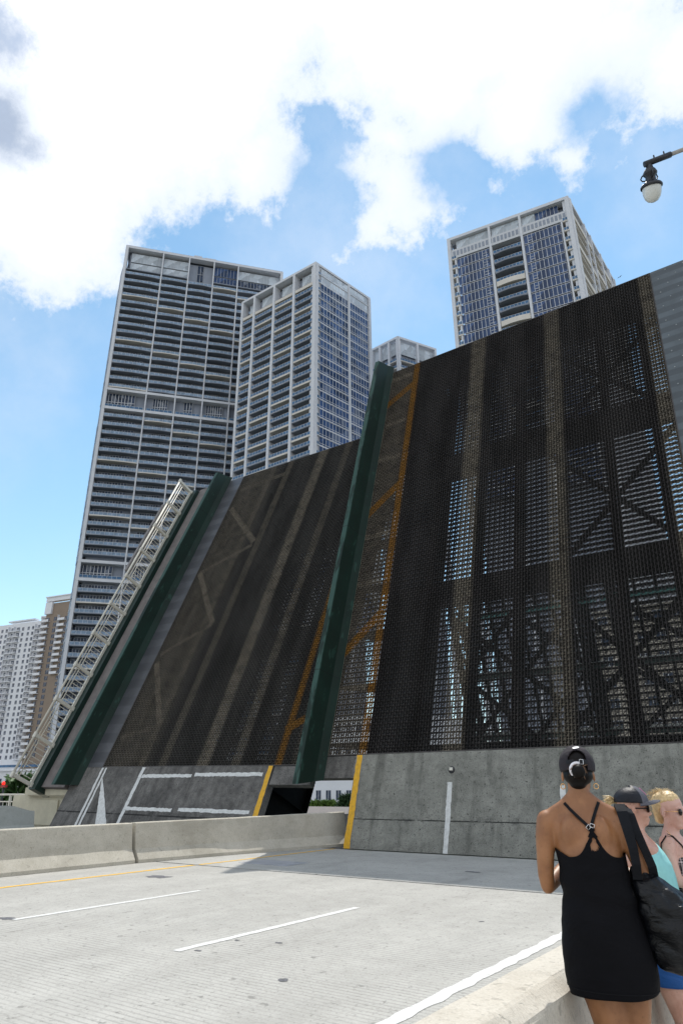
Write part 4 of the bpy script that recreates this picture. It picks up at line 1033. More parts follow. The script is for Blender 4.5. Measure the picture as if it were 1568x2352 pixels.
# ------------------------------------------------------------------ people
from mathutils.bvhtree import BVHTree
def ell(g, c, r, n=14, M=None, mi=0):
    prof = [(math.sin(math.pi * i / n), -math.cos(math.pi * i / n)) for i in range(n + 1)]
    T = Matrix.Translation(c) @ Matrix.Diagonal((*r, 1))
    g.lathe([(max(a, 1e-4), b_) for a, b_ in prof], 16, mi, (M @ T) if M else T)
def ring(c, rx, ry, n=28, p=2.3):
    out = []
    for k in range(n):
        t_ = 2 * math.pi * k / n; ct, st_ = math.cos(t_), math.sin(t_)
        out.append((c[0] + rx * math.copysign(abs(ct) ** (2 / p), ct), c[1] + ry * math.copysign(abs(st_) ** (2 / p), st_), c[2]))
    return out
def limb(g, pts, rs, n=14):
    g.tube(pts, rs, n)
    for p, r in zip(pts, rs): ell(g, p, (r * .995,) * 3, 8)
def organic(name, g, m, parent, voxel=0.007, smooth=6):
    me = g.mesh(name + '_raw', m); o = bpy.data.objects.new(name + '_tmp', me); COL.objects.link(o)
    r = o.modifiers.new('r', 'REMESH'); r.mode = 'VOXEL'; r.voxel_size = voxel; r.use_smooth_shade = True
    if smooth:
        s = o.modifiers.new('s', 'SMOOTH'); s.iterations = smooth; s.factor = 0.5
    dg = bpy.context.evaluated_depsgraph_get(); out = bpy.data.meshes.new_from_object(o.evaluated_get(dg)); out.name = name
    bpy.data.objects.remove(o); out.materials.clear(); out.materials.append(m)
    for p in out.polygons: p.use_smooth = True
    return link(name, out, parent)
def bvh(ob): return BVHTree.FromPolygons([v.co.copy() for v in ob.data.vertices], [tuple(p.vertices) for p in ob.data.polygons])
def ribbon(g, tree, pts, w, lift=0.003, th=0.003, sgn=-1, seg=10, mi=0):
    """band laid over a body; pts are (x, z) seen along local y"""
    P = []
    for i in range(len(pts) - 1):
        for k in range(seg): f = k / seg; P.append([pts[i][j] * (1 - f) + pts[i + 1][j] * f for j in range(len(pts[0]))])
    P.append(list(pts[-1])); L = []; R = []
    for i, p in enumerate(P):
        a = P[max(0, i - 1)]; b_ = P[min(len(P) - 1, i + 1)]; dx, dz = b_[0] - a[0], b_[1] - a[1]; l = math.hypot(dx, dz) or 1
        wd = (p[2] if len(p) > 2 else w) / 2
        for s_, A_ in ((1, L), (-1, R)):
            x, z = p[0] - dz / l * wd * s_, p[1] + dx / l * wd * s_
            h_ = tree.ray_cast(Vector((x, sgn * 1.0, z)), Vector((0, -sgn, 0)))
            y = h_[0].y if h_[0] is not None else (A_[-1].y if A_ else 0)
            A_.append(Vector((x, y + sgn * lift, z)))
    o = len(g.v)
    for a, b_ in zip(L, R):
        g.v += [tuple(a), tuple(b_), tuple(b_ + Vector((0, sgn * th, 0))), tuple(a + Vector((0, sgn * th, 0)))]
    n = len(L)
    for i in range(n - 1):
        for k in range(4):
            k2 = (k + 1) % 4; g.f.append((o + 4 * i + k, o + 4 * i + k2, o + 4 * (i + 1) + k2, o + 4 * (i + 1) + k)); g.mi.append(mi); g.sm.append(False)
    g.f.append((o, o + 1, o + 2, o + 3)); g.mi.append(mi); g.sm.append(False)
    e = o + 4 * (n - 1); g.f.append((e + 3, e + 2, e + 1, e)); g.mi.append(mi); g.sm.append(False)

def skin(name, col, col2):
    m, t, b = new_mat(name); c = t.coord()
    n = t.noise(c, 9, 5.0, 0.6); f = t.noise(c, 220, 2.0, 0.6); mole = t.ramp(t.noise(c, 75, 2.0, 0.5), 0.66, 0.73)
    cc = t.mix(t.ramp(n, 0.35, 0.65), col, col2); cc = t.mix(t.m('MULTIPLY', mole, 0.4), cc, tuple(x * .45 for x in col))
    t.put(b.inputs['Base Color'], cc); b.inputs['Roughness'].default_value = 0.48
    b.inputs['Subsurface Weight'].default_value = 0.12; b.inputs['Subsurface Radius'].default_value = (0.02, 0.008, 0.004)
    bm = t.n('ShaderNodeBump'); bm.inputs['Strength'].default_value = 0.12; bm.inputs['Distance'].default_value = 0.002
    t.put(bm.inputs['Height'], f); t.put(b.inputs['Normal'], bm.outputs[0]); return m
def cloth(name, col, fold=0.35, rough=0.85, sc=7.0, spec=0.25):
    m, t, b = new_mat(name); c = t.coord()
    v = t.ramp(t.noise(c, 3, 4.0), 0.3, 0.7)
    t.put(b.inputs['Base Color'], t.mix(v, tuple(x * .75 for x in col), tuple(x * 1.2 for x in col)))
    b.inputs['Roughness'].default_value = rough; b.inputs['Specular IOR Level'].default_value = spec
    bm = t.n('ShaderNodeBump'); bm.inputs['Strength'].default_value = fold; bm.inputs['Distance'].default_value = 0.02
    t.put(bm.inputs['Height'], t.noise(t.scalev(c, (0.6, 1, 1.6)), sc, 4.0, 0.55, dist=0.6)); t.put(b.inputs['Normal'], bm.outputs[0]); return m
M_skinA = skin('brown_skin', (0.235, 0.098, 0.038), (0.33, 0.148, 0.062))
M_skinB = skin('fair_skin', (0.46, 0.245, 0.18), (0.57, 0.335, 0.26))
M_skinC = skin('pale_skin', (0.53, 0.31, 0.245), (0.63, 0.40, 0.33))
M_dress = cloth('black_jersey', (0.0040, 0.0040, 0.0055), fold=0.9, sc=5, rough=0.8, spec=0.12)
M_strap = cloth('black_elastic', (0.006, 0.006, 0.008), fold=0.1)
M_hairD = mat('dark_brown_hair', (0.005, 0.0035, 0.003), 0.5, spec=0.15, var=0.6, scale=30, streak=True)
M_hairL = mat('brown_hair_strand', (0.22, 0.12, 0.07), 0.4, var=0.3)
M_blond = mat('blond_hair', (0.56, 0.41, 0.21), 0.5, var=0.35, scale=25, streak=True)
M_cap = cloth('washed_black_cotton', (0.030, 0.025, 0.030), fold=0.4, sc=22)
M_capB = cloth('black_cap_mesh', (0.010, 0.011, 0.016), fold=0.2, sc=60, rough=0.5)
M_capG = cloth('grey_cap_front', (0.10, 0.10, 0.12), fold=0.15, sc=40)
M_gold = mat('gold', (0.80, 0.48, 0.20), 0.25, metal=1.0, var=0.05); M_silver = mat('silver_metal', (0.7, 0.7, 0.72), 0.3, metal=1.0, var=0.05)
M_white_c = mat('white_satin', (0.75, 0.72, 0.75), 0.5, var=0.1, scale=30)
M_puff = cloth('black_puffer_nylon', (0.003, 0.0035, 0.005), fold=0.9, rough=0.36, sc=14, spec=0.3)
M_lens = glassm('dark_lens', (0.012, 0.008, 0.006), 0.05)

def person_root(px, py, depth, label, group=None):
    p = at(px, py, depth); n = Vector((p.x, p.y, 0)).normalized()
    r = empty('person', (p.x, p.y, 0.018)); r.rotation_euler = (0, 0, math.atan2(n.y, n.x) - math.pi / 2)
    tag(r, label, 'person'); return r
Z0 = 0.018
def hand(g, wr, d, up, s=1.0, side=1):
    """palm and five bent fingers starting at the wrist"""
    d = Vector(d).normalized(); up = Vector(up).normalized(); sd_ = d.cross(up).normalized() * side; wr = Vector(wr)
    pc = wr + d * .045 * s; ell(g, pc, (.034 * s, .03 * s, .018 * s), 8)
    for i, (o_, L) in enumerate(((-.027, .062), (-.009, .072), (.009, .068), (.026, .055))):
        a = pc + sd_ * o_ * s + d * .03 * s; b_ = a + d * L * .45 * s - up * .006; c = b_ + d * L * .3 * s - up * L * .4 * s; e = c - up * L * .3 * s - d * .01
        limb(g, [a - d * .03 * s, a, b_, c, e], [.009 * s, .009 * s, .0085 * s, .008 * s, .007 * s], 8)
    a = wr + d * .02 * s - sd_ * .024 * s; limb(g, [a, a - sd_ * .02 * s + d * .025 * s - up * .01, a - sd_ * .02 * s + d * .055 * s - up * .025], [.012 * s, .010 * s, .008 * s], 8)
def foot(g, an, fd, s=1.0):
    an = Vector(an); fd = Vector(fd).normalized()
    limb(g, [an, an - Vector((0, 0, an.z - .045)) - fd * .02], [.036 * s, .034 * s]); limb(g, [an - Vector((0, 0, an.z - .035)) - fd * .03, an - Vector((0, 0, an.z - .032)) + fd * .10, an - Vector((0, 0, an.z - .022)) + fd * .15], [.034 * s, .032 * s, .02 * s])
def head(g, c, ang, s=1.0, tilt=0.0):
    M = Matrix.Translation(c) @ Matrix.Rotation(ang, 4, 'Z') @ Matrix.Rotation(tilt, 4, 'Y') @ Matrix.Scale(s, 4)
    for cc, rr in (((-.010, 0, .030), (.093, .074, .083)), ((.028, 0, -.030), (.060, .058, .082)), ((.050, 0, -.088), (.034, .034, .026)), ((.020, 0, -.072), (.05, .050, .034)),
                   ((.093, 0, -.036), (.016, .013, .013)), ((.083, 0, -.014), (.012, .009, .030)), ((.081, 0, -.068), (.011, .022, .006)), ((.079, 0, -.078), (.010, .019, .006)),
                   ((.058, .032, -.038), (.026, .024, .028)), ((.058, -.032, -.038), (.026, .024, .028)), ((.070, .0, .012), (.018, .048, .012))):
        ell(g, cc, rr, 12, M)
    for sy in (1, -1):
        E_ = Matrix.Translation((-.006, sy * .076, -.016)) @ Matrix.Rotation(sy * .35, 4, 'Z')
        ell(g, (0, 0, 0), (.016, .008, .030), 10, M @ E_)
    return M

# ---- woman in the black dress
wm = person_root(1328, 1835, 3.1, 'woman seen from behind in a short black dress and faded black cap at the parapet')
g = MB()
body = [(.865, .045, .150, .11), (.90, .045, .170, .123), (.98, .04, .160, .118), (1.10, .035, .130, .098), (1.22, .028, .126, .098), (1.33, .018, .138, .102), (1.42, .010, .150, .094), (1.47, .006, .140, .078), (1.505, .004, .108, .062), (1.535, .003, .066, .052), (1.56, .003, .05, .048)]
g.extrude([ring((cx, 0.012 if z > 1.4 else 0, z - Z0), hw, hd) for z, cx, hw, hd in body])
for sx in (-1, 1):   # shoulder blades, trapezius
    ell(g, (.012 + sx * .058, -.058, 1.41 - Z0), (.050, .034, .080), 10)
    limb(g, [(.004 + sx * .02, .005, 1.565 - Z0), (.006 + sx * .075, .0, 1.520 - Z0), (.008 + sx * .125, 0, 1.490 - Z0)], [.036, .034, .036])
limb(g, [(.003, .012, 1.52 - Z0), (.004, .018, 1.60 - Z0), (.008, .03, 1.66 - Z0)], [.052, .047, .050])
HM = head(g, (.010, .036, 1.664 - Z0), rad(90), 0.93, 0.12)
# arms
limb(g, [(-.150, .0, 1.462 - Z0), (-.166, -.004, 1.40 - Z0), (-.176, -.006, 1.31 - Z0), (-.182, 0, 1.235 - Z0), (-.180, .012, 1.192 - Z0)], [.050, .045, .040, .036, .031])
limb(g, [(-.180, .012, 1.192 - Z0), (-.150, .08, 1.215 - Z0), (-.105, .17, 1.26 - Z0), (-.07, .235, 1.30 - Z0)], [.031, .034, .028, .022]); hand(g, (-.07, .235, 1.30 - Z0), (.5, .6, .5), (0, -.6, .8), 0.95, 1)
limb(g, [(.168, .0, 1.455 - Z0), (.190, -.004, 1.40 - Z0), (.218, -.006, 1.31 - Z0), (.236, 0, 1.24 - Z0), (.240, .012, 1.20 - Z0)], [.050, .045, .040, .036, .031])
limb(g, [(.240, .012, 1.20 - Z0), (.21, .08, 1.215 - Z0), (.15, .17, 1.26 - Z0), (.10, .235, 1.30 - Z0)], [.031, .034, .028, .022]); hand(g, (.10, .235, 1.30 - Z0), (-.5, .6, .5), (0, -.6, .8), 0.95, -1)
# legs
limb(g, [(-.015, 0, .86 - Z0), (.002, 0, .79 - Z0), (.018, 0, .70 - Z0), (.030, .01, .50 - Z0), (.032, -.012, .38 - Z0), (.034, 0, .20 - Z0), (.034, .0, .09 - Z0)], [.094, .080, .072, .054, .052, .036, .033])
limb(g, [(.10, 0.02, .86 - Z0), (.112, 0.02, .79 - Z0), (.104, 0.02, .70 - Z0), (.10, .03, .50 - Z0), (.10, .01, .38 - Z0), (.10, .02, .20 - Z0), (.10, .02, .09 - Z0)], [.088, .076, .066, .052, .050, .035, .032])
foot(g, (.034, 0, .09), (-.15, 1, 0)); foot(g, (.10, .02, .09), (.15, 1, 0))
skn = organic('body', g, M_skinA, wm, 0.006, 22); T = bvh(skn)
for o_ in skn.data.vertices: pass
# dress: open tube with a scooped racer back
dsec = [(.812, .040, .172, .130), (.845, .041, .181, .136), (.88, .042, .184, .140), (.94, .040, .184, .140), (1.00, .036, .177, .135), (1.07, .034, .166, .124), (1.13, .033, .156, .114), (1.20, .030, .147, .110), (1.26, .026, .142, .110), (1.32, .021, .1435, .108), (1.40, .014, .153, .102)]
def dsample(z):
    for i in range(len(dsec) - 1):
        if dsec[i][0] <= z <= dsec[i + 1][0]:
            f = (z - dsec[i][0]) / (dsec[i + 1][0] - dsec[i][0]); return [dsec[i][k] * (1 - f) + dsec[i + 1][k] * f for k in (1, 2, 3)]
    return list(dsec[0][1:]) if z < dsec[0][0] else list(dsec[-1][1:])
g = MB(); NT_, NZ = 208, 70; grid = []
from mathutils import noise as mnoise
for j in range(NZ + 1):
    row = []
    for k in range(NT_):
        a = 2 * math.pi * k / NT_; ca, sa = math.cos(a), math.sin(a)
        xx = .02 + .145 * ca
        if sa < 0:
            u_ = abs(xx - .038)
            top = 1.322 + .098 * math.exp(-(u_ / .034) ** 1.5) + .028 * max(0, (u_ - .105) / .05)
        else: top = 1.345
        bot = .812 + .02 * max(0, ca) ** 3 - .004 * max(0, -ca)
        z = bot + (top - bot) * (j / NZ)
        cx, hw, hd = dsample(z)
        r_ = 2 / 2.3; px = cx + hw * math.copysign(abs(ca) ** r_, ca); py = hd * math.copysign(abs(sa) ** r_, sa)
        fold = mnoise.noise(Vector((px * 5, py * 5 + 3, z * 20 + px * 7))) * .012 * (max(0, 1 - abs(z - 1.17) / .13) + .2) + mnoise.noise(Vector((a * 2.0, 0, z * 2.0))) * .009 * max(0, 1.1 - z)
        q = Vector((px - cx, py, 0)).normalized() * fold; p = Vector((px, py, z - Z0)) + q
        if z > 1.20:
            h_ = T.find_nearest(p)
            if h_[0] is not None:
                nn_ = h_[1]; d_ = (p - h_[0]).dot(nn_)
                if (d_ < 0.005 and abs(px - cx) < .13) or (sa < 0 and z > 1.27 and abs(px - cx) < .12): p = p.lerp(h_[0] + nn_ * 0.006, 1.0 if d_ < .005 else min(1, (z - 1.27) / .04))
        row.append(len(g.v)); g.v.append(tuple(p))
    grid.append(row)
for j in range(NZ):
    for k in range(NT_):
        k2 = (k + 1) % NT_; q = (grid[j][k], grid[j][k2], grid[j + 1][k2], grid[j + 1][k]); cq = sum((Vector(g.v[i]) for i in q), Vector()) / 4
        zq = cq.z + Z0; hw_ = .020 * (1 - max(0, (zq - 1.368) / .036)) if zq > 1.368 else .020 * math.sqrt(max(0, 1 - ((1.368 - zq) / .018) ** 2))
        if cq.y < 0 and 1.350 < zq < 1.404 and abs(cq.x - .040) < hw_: continue
        g.f.append(q); g.mi.append(0); g.sm.append(True)
dr = g.build('dress', M_dress, wm)
sm_ = dr.modifiers.new('thick', 'SOLIDIFY'); sm_.thickness = 0.003; sm_.offset = 1
T2b = bvh(dr)
g = MB()
for pts in ([(.024, 1.400, .014), (.046, 1.440, .013)], [(.054, 1.400, .014), (.026, 1.440, .013)]):
    ribbon(g, T, [(x, z - Z0, w_) for x, z, w_ in pts], .02, lift=.006)
g.build('racer_back', M_dress, dr)
g = MB(); ribbon(g, T, [(.046, 1.425 - Z0), (-.005, 1.475 - Z0), (-.045, 1.515 - Z0), (-.066, 1.540 - Z0)], .013); g.build('shoulder_strap', M_strap, dr)
g = MB(); ribbon(g, T, [(.028, 1.425 - Z0), (.050, 1.475 - Z0), (.072, 1.52 - Z0), (.084, 1.544 - Z0)], .013); g.build('shoulder_strap', M_strap, dr)
for x, z, an in ((.026, 1.442, .8), (.042, 1.448, -.35)):
    h_ = T.ray_cast(Vector((x, -1, z - Z0)), Vector((0, 1, 0))); y = h_[0].y - .011
    g = MB(); c_, s_ = .009, .0016; P4 = [(-c_, -c_ * .8), (c_, -c_ * .8), (c_, c_ * .8), (-c_, c_ * .8)]
    P4 = [(x + a * math.cos(an) - b_ * math.sin(an), y, z - Z0 + a * math.sin(an) + b_ * math.cos(an)) for a, b_ in P4]; g.tube(P4 + [P4[0]], s_, 6); g.build('strap_buckle', M_silver, dr)
g = MB(); zz = .836 - Z0; cx, hw, hd = dsample(.836); g.tube([(p[0] * 1.0, p[1] * 1.012, p[2]) for p in ring((cx, 0, zz), hw + .004, hd + .004, 60)], .0012, 4); g.build('hem_seam', M_strap, dr)
# hair, cap, bun
hc = Vector((.010, .036, 1.700 - Z0))
g = MB(); ell(g, hc, (.0755, .0935, .080), 18); ell(g, (.010, .006, 1.655 - Z0), (.067, .066, .046), 14); ell(g, (.006, -.006, 1.622 - Z0), (.038, .042, .030), 12)
hair = organic('hair', g, M_hairD, wm, 0.005, 3)
g = MB(); ell(g, (.014, -.068, 1.672 - Z0), (.031, .026, .032), 12); ell(g, (.012, -.05, 1.682 - Z0), (.03, .02, .02), 10); g.build('bun', M_hairD, hair)
g = MB()
for i in range(60):
    a = random.uniform(-.9, 4.0); r_ = .026; x0_, z0_ = .014 + r_ * .8 * math.cos(a), 1.675 + r_ * .8 * math.sin(a)
    L_s = random.uniform(.02, .045) if i < 12 else random.uniform(.01, .03); dx = random.uniform(-.3, 1.0) if math.cos(a) > 0 else random.uniform(-1, .3); dz = random.uniform(-1, .4)
    g.tube([(x0_, -.066, z0_ - Z0), (x0_ + dx * L_s * .5, -.078, z0_ - Z0 + dz * L_s * .3 + .006), (x0_ + dx * L_s, -.070, z0_ - Z0 + dz * L_s)], [.0010, .0009, .0004], 4)
g.build('loose_strands', M_hairL, hair)
g = MB()
for i in range(11):
    a = rad(75 + i * 14); ell(g, (.010 + .029 * math.cos(a), -.066, 1.679 - Z0 + .030 * math.sin(a)), (.0075, .008, .0075), 8)
g.build('scrunchie', M_white_c, hair)
g = MB(); NA, NB_ = 72, 26; cg = []; cc_ = Vector((.011, .036, 1.700 - Z0)); rr_ = (.0815, .100, .091)
for j in range(NB_ + 1):
    row = []
    for k in range(NA):
        th = 2 * math.pi * k / NA; back_ = max(0, -math.sin(th))
        lo = -.30 + .12 * back_ ** 3 ; ph = lo + (math.pi / 2 - lo) * (j / NB_)
        p = Vector((cc_.x + rr_[0] * math.cos(ph) * math.cos(th), cc_.y + rr_[1] * math.cos(ph) * math.sin(th), cc_.z + rr_[2] * math.sin(ph)))
        p += Vector((0, 0, 1)) * mnoise.noise(p * 35) * .003; row.append(len(g.v)); g.v.append(tuple(p))
    cg.append(row)
for j in range(NB_):
    for k in range(NA):
        k2 = (k + 1) % NA; q = (cg[j][k], cg[j][k2], cg[j + 1][k2], cg[j + 1][k]); c_ = sum((Vector(g.v[i]) for i in q), Vector()) / 4
        if c_.y < .02:
            u_ = (c_.x - .016) / .042; w_ = (c_.z + Z0 - 1.722) / .046
            if w_ > 0 and u_ * u_ + w_ * w_ < 1: continue
            if abs(u_) < 1 and c_.z + Z0 < 1.706: continue
        g.f.append(q); g.mi.append(0); g.sm.append(True)
cap = g.build('cap', M_cap, wm); s_ = cap.modifiers.new('t', 'SOLIDIFY'); s_.thickness = .003
g = MB(); S = []
for i in range(9):
    a = rad(30 + i * 15); r0 = Vector((.011 + .080 * math.cos(a), .036 + .095 * math.sin(a), 1.690 - Z0)); ext = .075 * math.sin(rad(i * 22.5)) ; r1 = r0 + Vector((math.cos(a) * .2 * ext, ext, -.012 * math.sin(rad(i * 22.5))))
    S.append([tuple(r0), tuple(r1), tuple(r1 + Vector((0, 0, .003))), tuple(r0 + Vector((0, 0, .003)))])
g.extrude(S); g.build('cap_brim', M_cap, cap)
g = MB(); pts = [(.011 + .0825 * math.cos(a), .036 + .101 * math.sin(a), 1.714 - Z0) for a in [rad(235 + i * 6) for i in range(13)]]
g.extrude([[(p[0], p[1], p[2] - .008), (p[0], p[1] - .002, p[2] - .008), (p[0], p[1] - .002, p[2] + .008), (p[0], p[1], p[2] + .008)] for p in pts]); g.build('cap_strap', M_capB, cap)
g = MB(); P4 = [(.024, -.068, 1.704 - Z0), (.040, -.067, 1.704 - Z0), (.040, -.067, 1.724 - Z0), (.024, -.068, 1.724 - Z0)]; g.tube(P4 + [P4[0]], .0014, 6); g.build('cap_buckle', M_silver, cap)
g = MB(); T3_ = bvh(cap); pl = []
for k in range(24):
    a = 2 * math.pi * k / 24; x = .014 + .017 * math.cos(a) * (1 if math.cos(a) > 0 else .8); z = 1.779 - Z0 + .0045 * math.sin(a) + .002 * math.cos(a)
    h_ = T3_.ray_cast(Vector((x, -1, z)), Vector((0, 1, 0))); pl.append((x, (h_[0].y if h_[0] else 0) - .004, z))
g.poly(pl); g.build('cap_emblem', M_white_c, cap)
for sx, x in ((-1, -.0625), (1, .0835)):
    g = MB(); c_ = Vector((x, .022, 1.610 - Z0)); g.tube([c_ + Vector((.0105 * math.cos(a), .004 * math.sin(a), .0115 * math.sin(a))) for a in [rad(i * 22.5) for i in range(17)]], .0021, 8); g.build('earring', M_gold, wm)
for sy in (1, -1):
    g = MB(); ell(g, (.072, sy * .031, -.004), (.012, .013, .010), 10, HM); g.build('eye', M_white_c, wm)
for an in ((.034, 0), (.10, .02)):
    g = MB(); g.extrude([ring((an[0] + q * .0, an[1] + q, .0), .040, .06, 16) if False else [(an[0] + x, an[1] + y + .04, z) for x, y in ((-.042, -.11), (.042, -.11), (.048, .13), (0, .17), (-.048, .13))] for q, z in ((0, 0.0), (0, .012))]); g.build('sandal', M_strap, wm)

# ---- her shoulder bag (a thing of its own)
bg = empty('shoulder_bag', wm.location + Vector((0.28, 0.1, 0.85))); tag(bg, 'black quilted puffer shoulder bag hanging from the shoulder of the woman in black', 'bag')
bg.rotation_euler = wm.rotation_euler
Mw = Matrix.Translation(wm.location) @ wm.rotation_euler.to_matrix().to_4x4(); Mi = (Matrix.Translation(bg.location) @ bg.rotation_euler.to_matrix().to_4x4()).inverted() @ Mw
g = MB(); S = []
bs = [(.895, .350, .05, -.02, .035), (.91, .345, .105, -.02, .06), (.95, .345, .135, -.02, .085), (1.01, .345, .145, -.02, .10), (1.08, .330, .140, -.02, .105), (1.14, .300, .120, -.015, .10), (1.19, .268, .098, -.01, .085), (1.235, .240, .072, -.005, .06), (1.265, .225, .052, 0, .035), (1.285, .225, .046, 0, .022)]
NS = 60
for i in range(NS + 1):
    z = bs[0][0] + (bs[-1][0] - bs[0][0]) * i / NS
    for k in range(len(bs) - 1):
        if bs[k][0] <= z <= bs[k + 1][0] + 1e-6:
            f = (z - bs[k][0]) / (bs[k + 1][0] - bs[k][0]); q = [bs[k][m_] * (1 - f) + bs[k + 1][m_] * f for m_ in range(1, 5)]
    row = []
    for k, p in enumerate(ring((q[0], q[2], z - Z0), q[1], q[3], 64, 2.1)):
        a = 2 * math.pi * k / 64; qu = abs(math.sin((z * 26 + math.cos(a) * 2.2))) ** .6 * abs(math.sin((z * 9 - math.cos(a) * 5.0))) ** .5
        dv = (qu - .6) * .012 + mnoise.noise(Vector((p[0] * 22, p[1] * 22, z * 22))) * .009
        n_ = Vector((p[0] - q[0], p[1] - q[2], 0)).normalized(); row.append(Mi @ (Vector(p) + n_ * dv))
    S.append(row)
g.extrude(S, smooth=True); bag = g.build('bag_body', M_puff, bg)
def strap(pts, name):
    """flat strap following (centre, width-direction, width)"""
    S = []
    P = []
    for i in range(len(pts) - 1):
        for k in range(6): f = k / 6; f = f * f * (3 - 2 * f) if False else f; P.append([Vector(pts[i][0]).lerp(Vector(pts[i + 1][0]), f), Vector(pts[i][1]).lerp(Vector(pts[i + 1][1]), f), pts[i][2] * (1 - f) + pts[i + 1][2] * f])
    P.append([Vector(pts[-1][0]), Vector(pts[-1][1]), pts[-1][2]])
    for i, (c, wd_, w_) in enumerate(P):
        d = (P[min(i + 1, len(P) - 1)][0] - P[max(i - 1, 0)][0]).normalized(); wv = (wd_ - d * wd_.dot(d)).normalized(); nv = d.cross(wv).normalized() * .0035
        wv = wv * w_ / 2; S.append([Mi @ Vector((*(c + o_).to_tuple()[:2], (c + o_).z - Z0)) for o_ in (-wv - nv, -wv * .5 - nv * 1.8, wv * .5 - nv * 1.8, wv - nv, wv + nv, -wv + nv)])
    g = MB(); g.extrude(S, smooth=False); g.build(name, M_strapB, bg)
M_strapB = cloth('black_webbing', (0.010, 0.011, 0.014), fold=0.25, sc=20, rough=0.8, spec=0.15)
strap([((.175, .06, 1.50), (1, 0, 0), .045), ((.172, .03, 1.528), (1, 0, 0), .046), ((.172, -.005, 1.532), (1, 0, 0), .046), ((.176, -.045, 1.505), (1, 0, -.1), .046), ((.186, -.072, 1.44), (1, 0, -.1), .042), ((.197, -.085, 1.36), (1, 0, 0), .038), ((.200, -.085, 1.30), (1, 0, 0), .036), ((.198, -.055, 1.24), (1, 0, 0), .038)], 'bag_strap')
strap([((.190, .045, 1.51), (.8, 0, -.4), .04), ((.198, .01, 1.520), (.8, 0, -.4), .04), ((.208, -.03, 1.495), (.9, 0, -.4), .038), ((.222, -.052, 1.43), (.9, .2, -.2), .036), ((.246, -.056, 1.35), (.9, .3, -.2), .034), ((.264, -.05, 1.29), (.9, .2, 0), .034), ((.268, -.02, 1.25), (.9, 0, 0), .036)], 'bag_strap')

# ---- person in a black and grey cap, facing right
cp = person_root(1450, 1850, 4.0, 'person in a turquoise tank top, blue shorts and a black and grey cap')
g = MB(); hx = .012; 
bd_ = [(.70, .03, .115, .150), (.82, .03, .128, .165), (.95, .035, .125, .160), (1.05, .045, .125, .150), (1.14, .045, .118, .145), (1.22, .035, .115, .150), (1.29, .015, .095, .150), (1.34, -.005, .07, .12), (1.375, -.01, .055, .07)]
g.extrude([ring((cx, .03, z - Z0), hw, hd) for z, cx, hw, hd in bd_])
limb(g, [(-.015, .03, 1.33 - Z0), (-.002, .03, 1.40 - Z0), (.004, .03, 1.45 - Z0)], [.062, .056, .056])
HC = head(g, (.006, .03, 1.497 - Z0), rad(6), 0.92, 0.03); ell(g, (.035, .03, 1.412 - Z0), (.035, .035, .02), 10)
for yy in (-.12, .18):
    limb(g, [(-.02, yy, 1.295 - Z0), (-.045, yy * 1.1, 1.20 - Z0), (-.06, yy * 1.15, 1.06 - Z0)], [.048, .044, .034]); limb(g, [(-.06, yy * 1.15, 1.06 - Z0), (.02, yy, .96 - Z0), (.09, yy * .7, .93 - Z0)], [.034, .032, .022]); hand(g, (.09, yy * .7, .93 - Z0), (1, 0, -.1), (0, 0, 1), .9)
for yy in (-.045, .11):
    limb(g, [(.035, yy, .78 - Z0), (.062, yy, .63 - Z0), (.098, yy, .46 - Z0), (.095, yy, .32 - Z0), (.09, yy, .09 - Z0)], [.085, .076, .052, .050, .032]); foot(g, (.09, yy, .09), (1, 0, 0))
bdy = organic('body', g, M_skinB, cp, 0.006, 5)
g = MB(); tk = [(.90, .035, .140, .172), (.98, .038, .136, .166), (1.05, .048, .134, .158), (1.14, .048, .127, .153), (1.20, .040, .124, .156), (1.25, .028, .112, .150), (1.29, .014, .098, .130), (1.325, -.002, .078, .085)]
g.extrude([ring((cx, .03, z - Z0), hw, hd) for z, cx, hw, hd in tk]); ell(g, (.105, -.03, 1.195 - Z0), (.042, .055, .052), 12); ell(g, (.105, .09, 1.195 - Z0), (.042, .055, .052), 12)
organic('tank_top', g, cloth('turquoise_jersey', (0.27, 0.58, 0.58), fold=0.4, sc=9), cp, 0.006, 4)
g = MB(); g.extrude([ring((.03, .03, .93 - Z0), .137, .172), ring((.03, .03, .80 - Z0), .136, .170), ring((.038, .03, .72 - Z0), .128, .165)])
for yy in (-.045, .11): g.extrude([ring((.035, yy, .82 - Z0), .105, .085), ring((.045, yy, .72 - Z0), .098, .088), ring((.060, yy, .622 - Z0), .094, .086)])
organic('shorts', g, cloth('blue_shorts_cloth', (0.01, 0.07, 0.24), fold=0.6, sc=10, rough=0.5), cp, 0.006, 3)
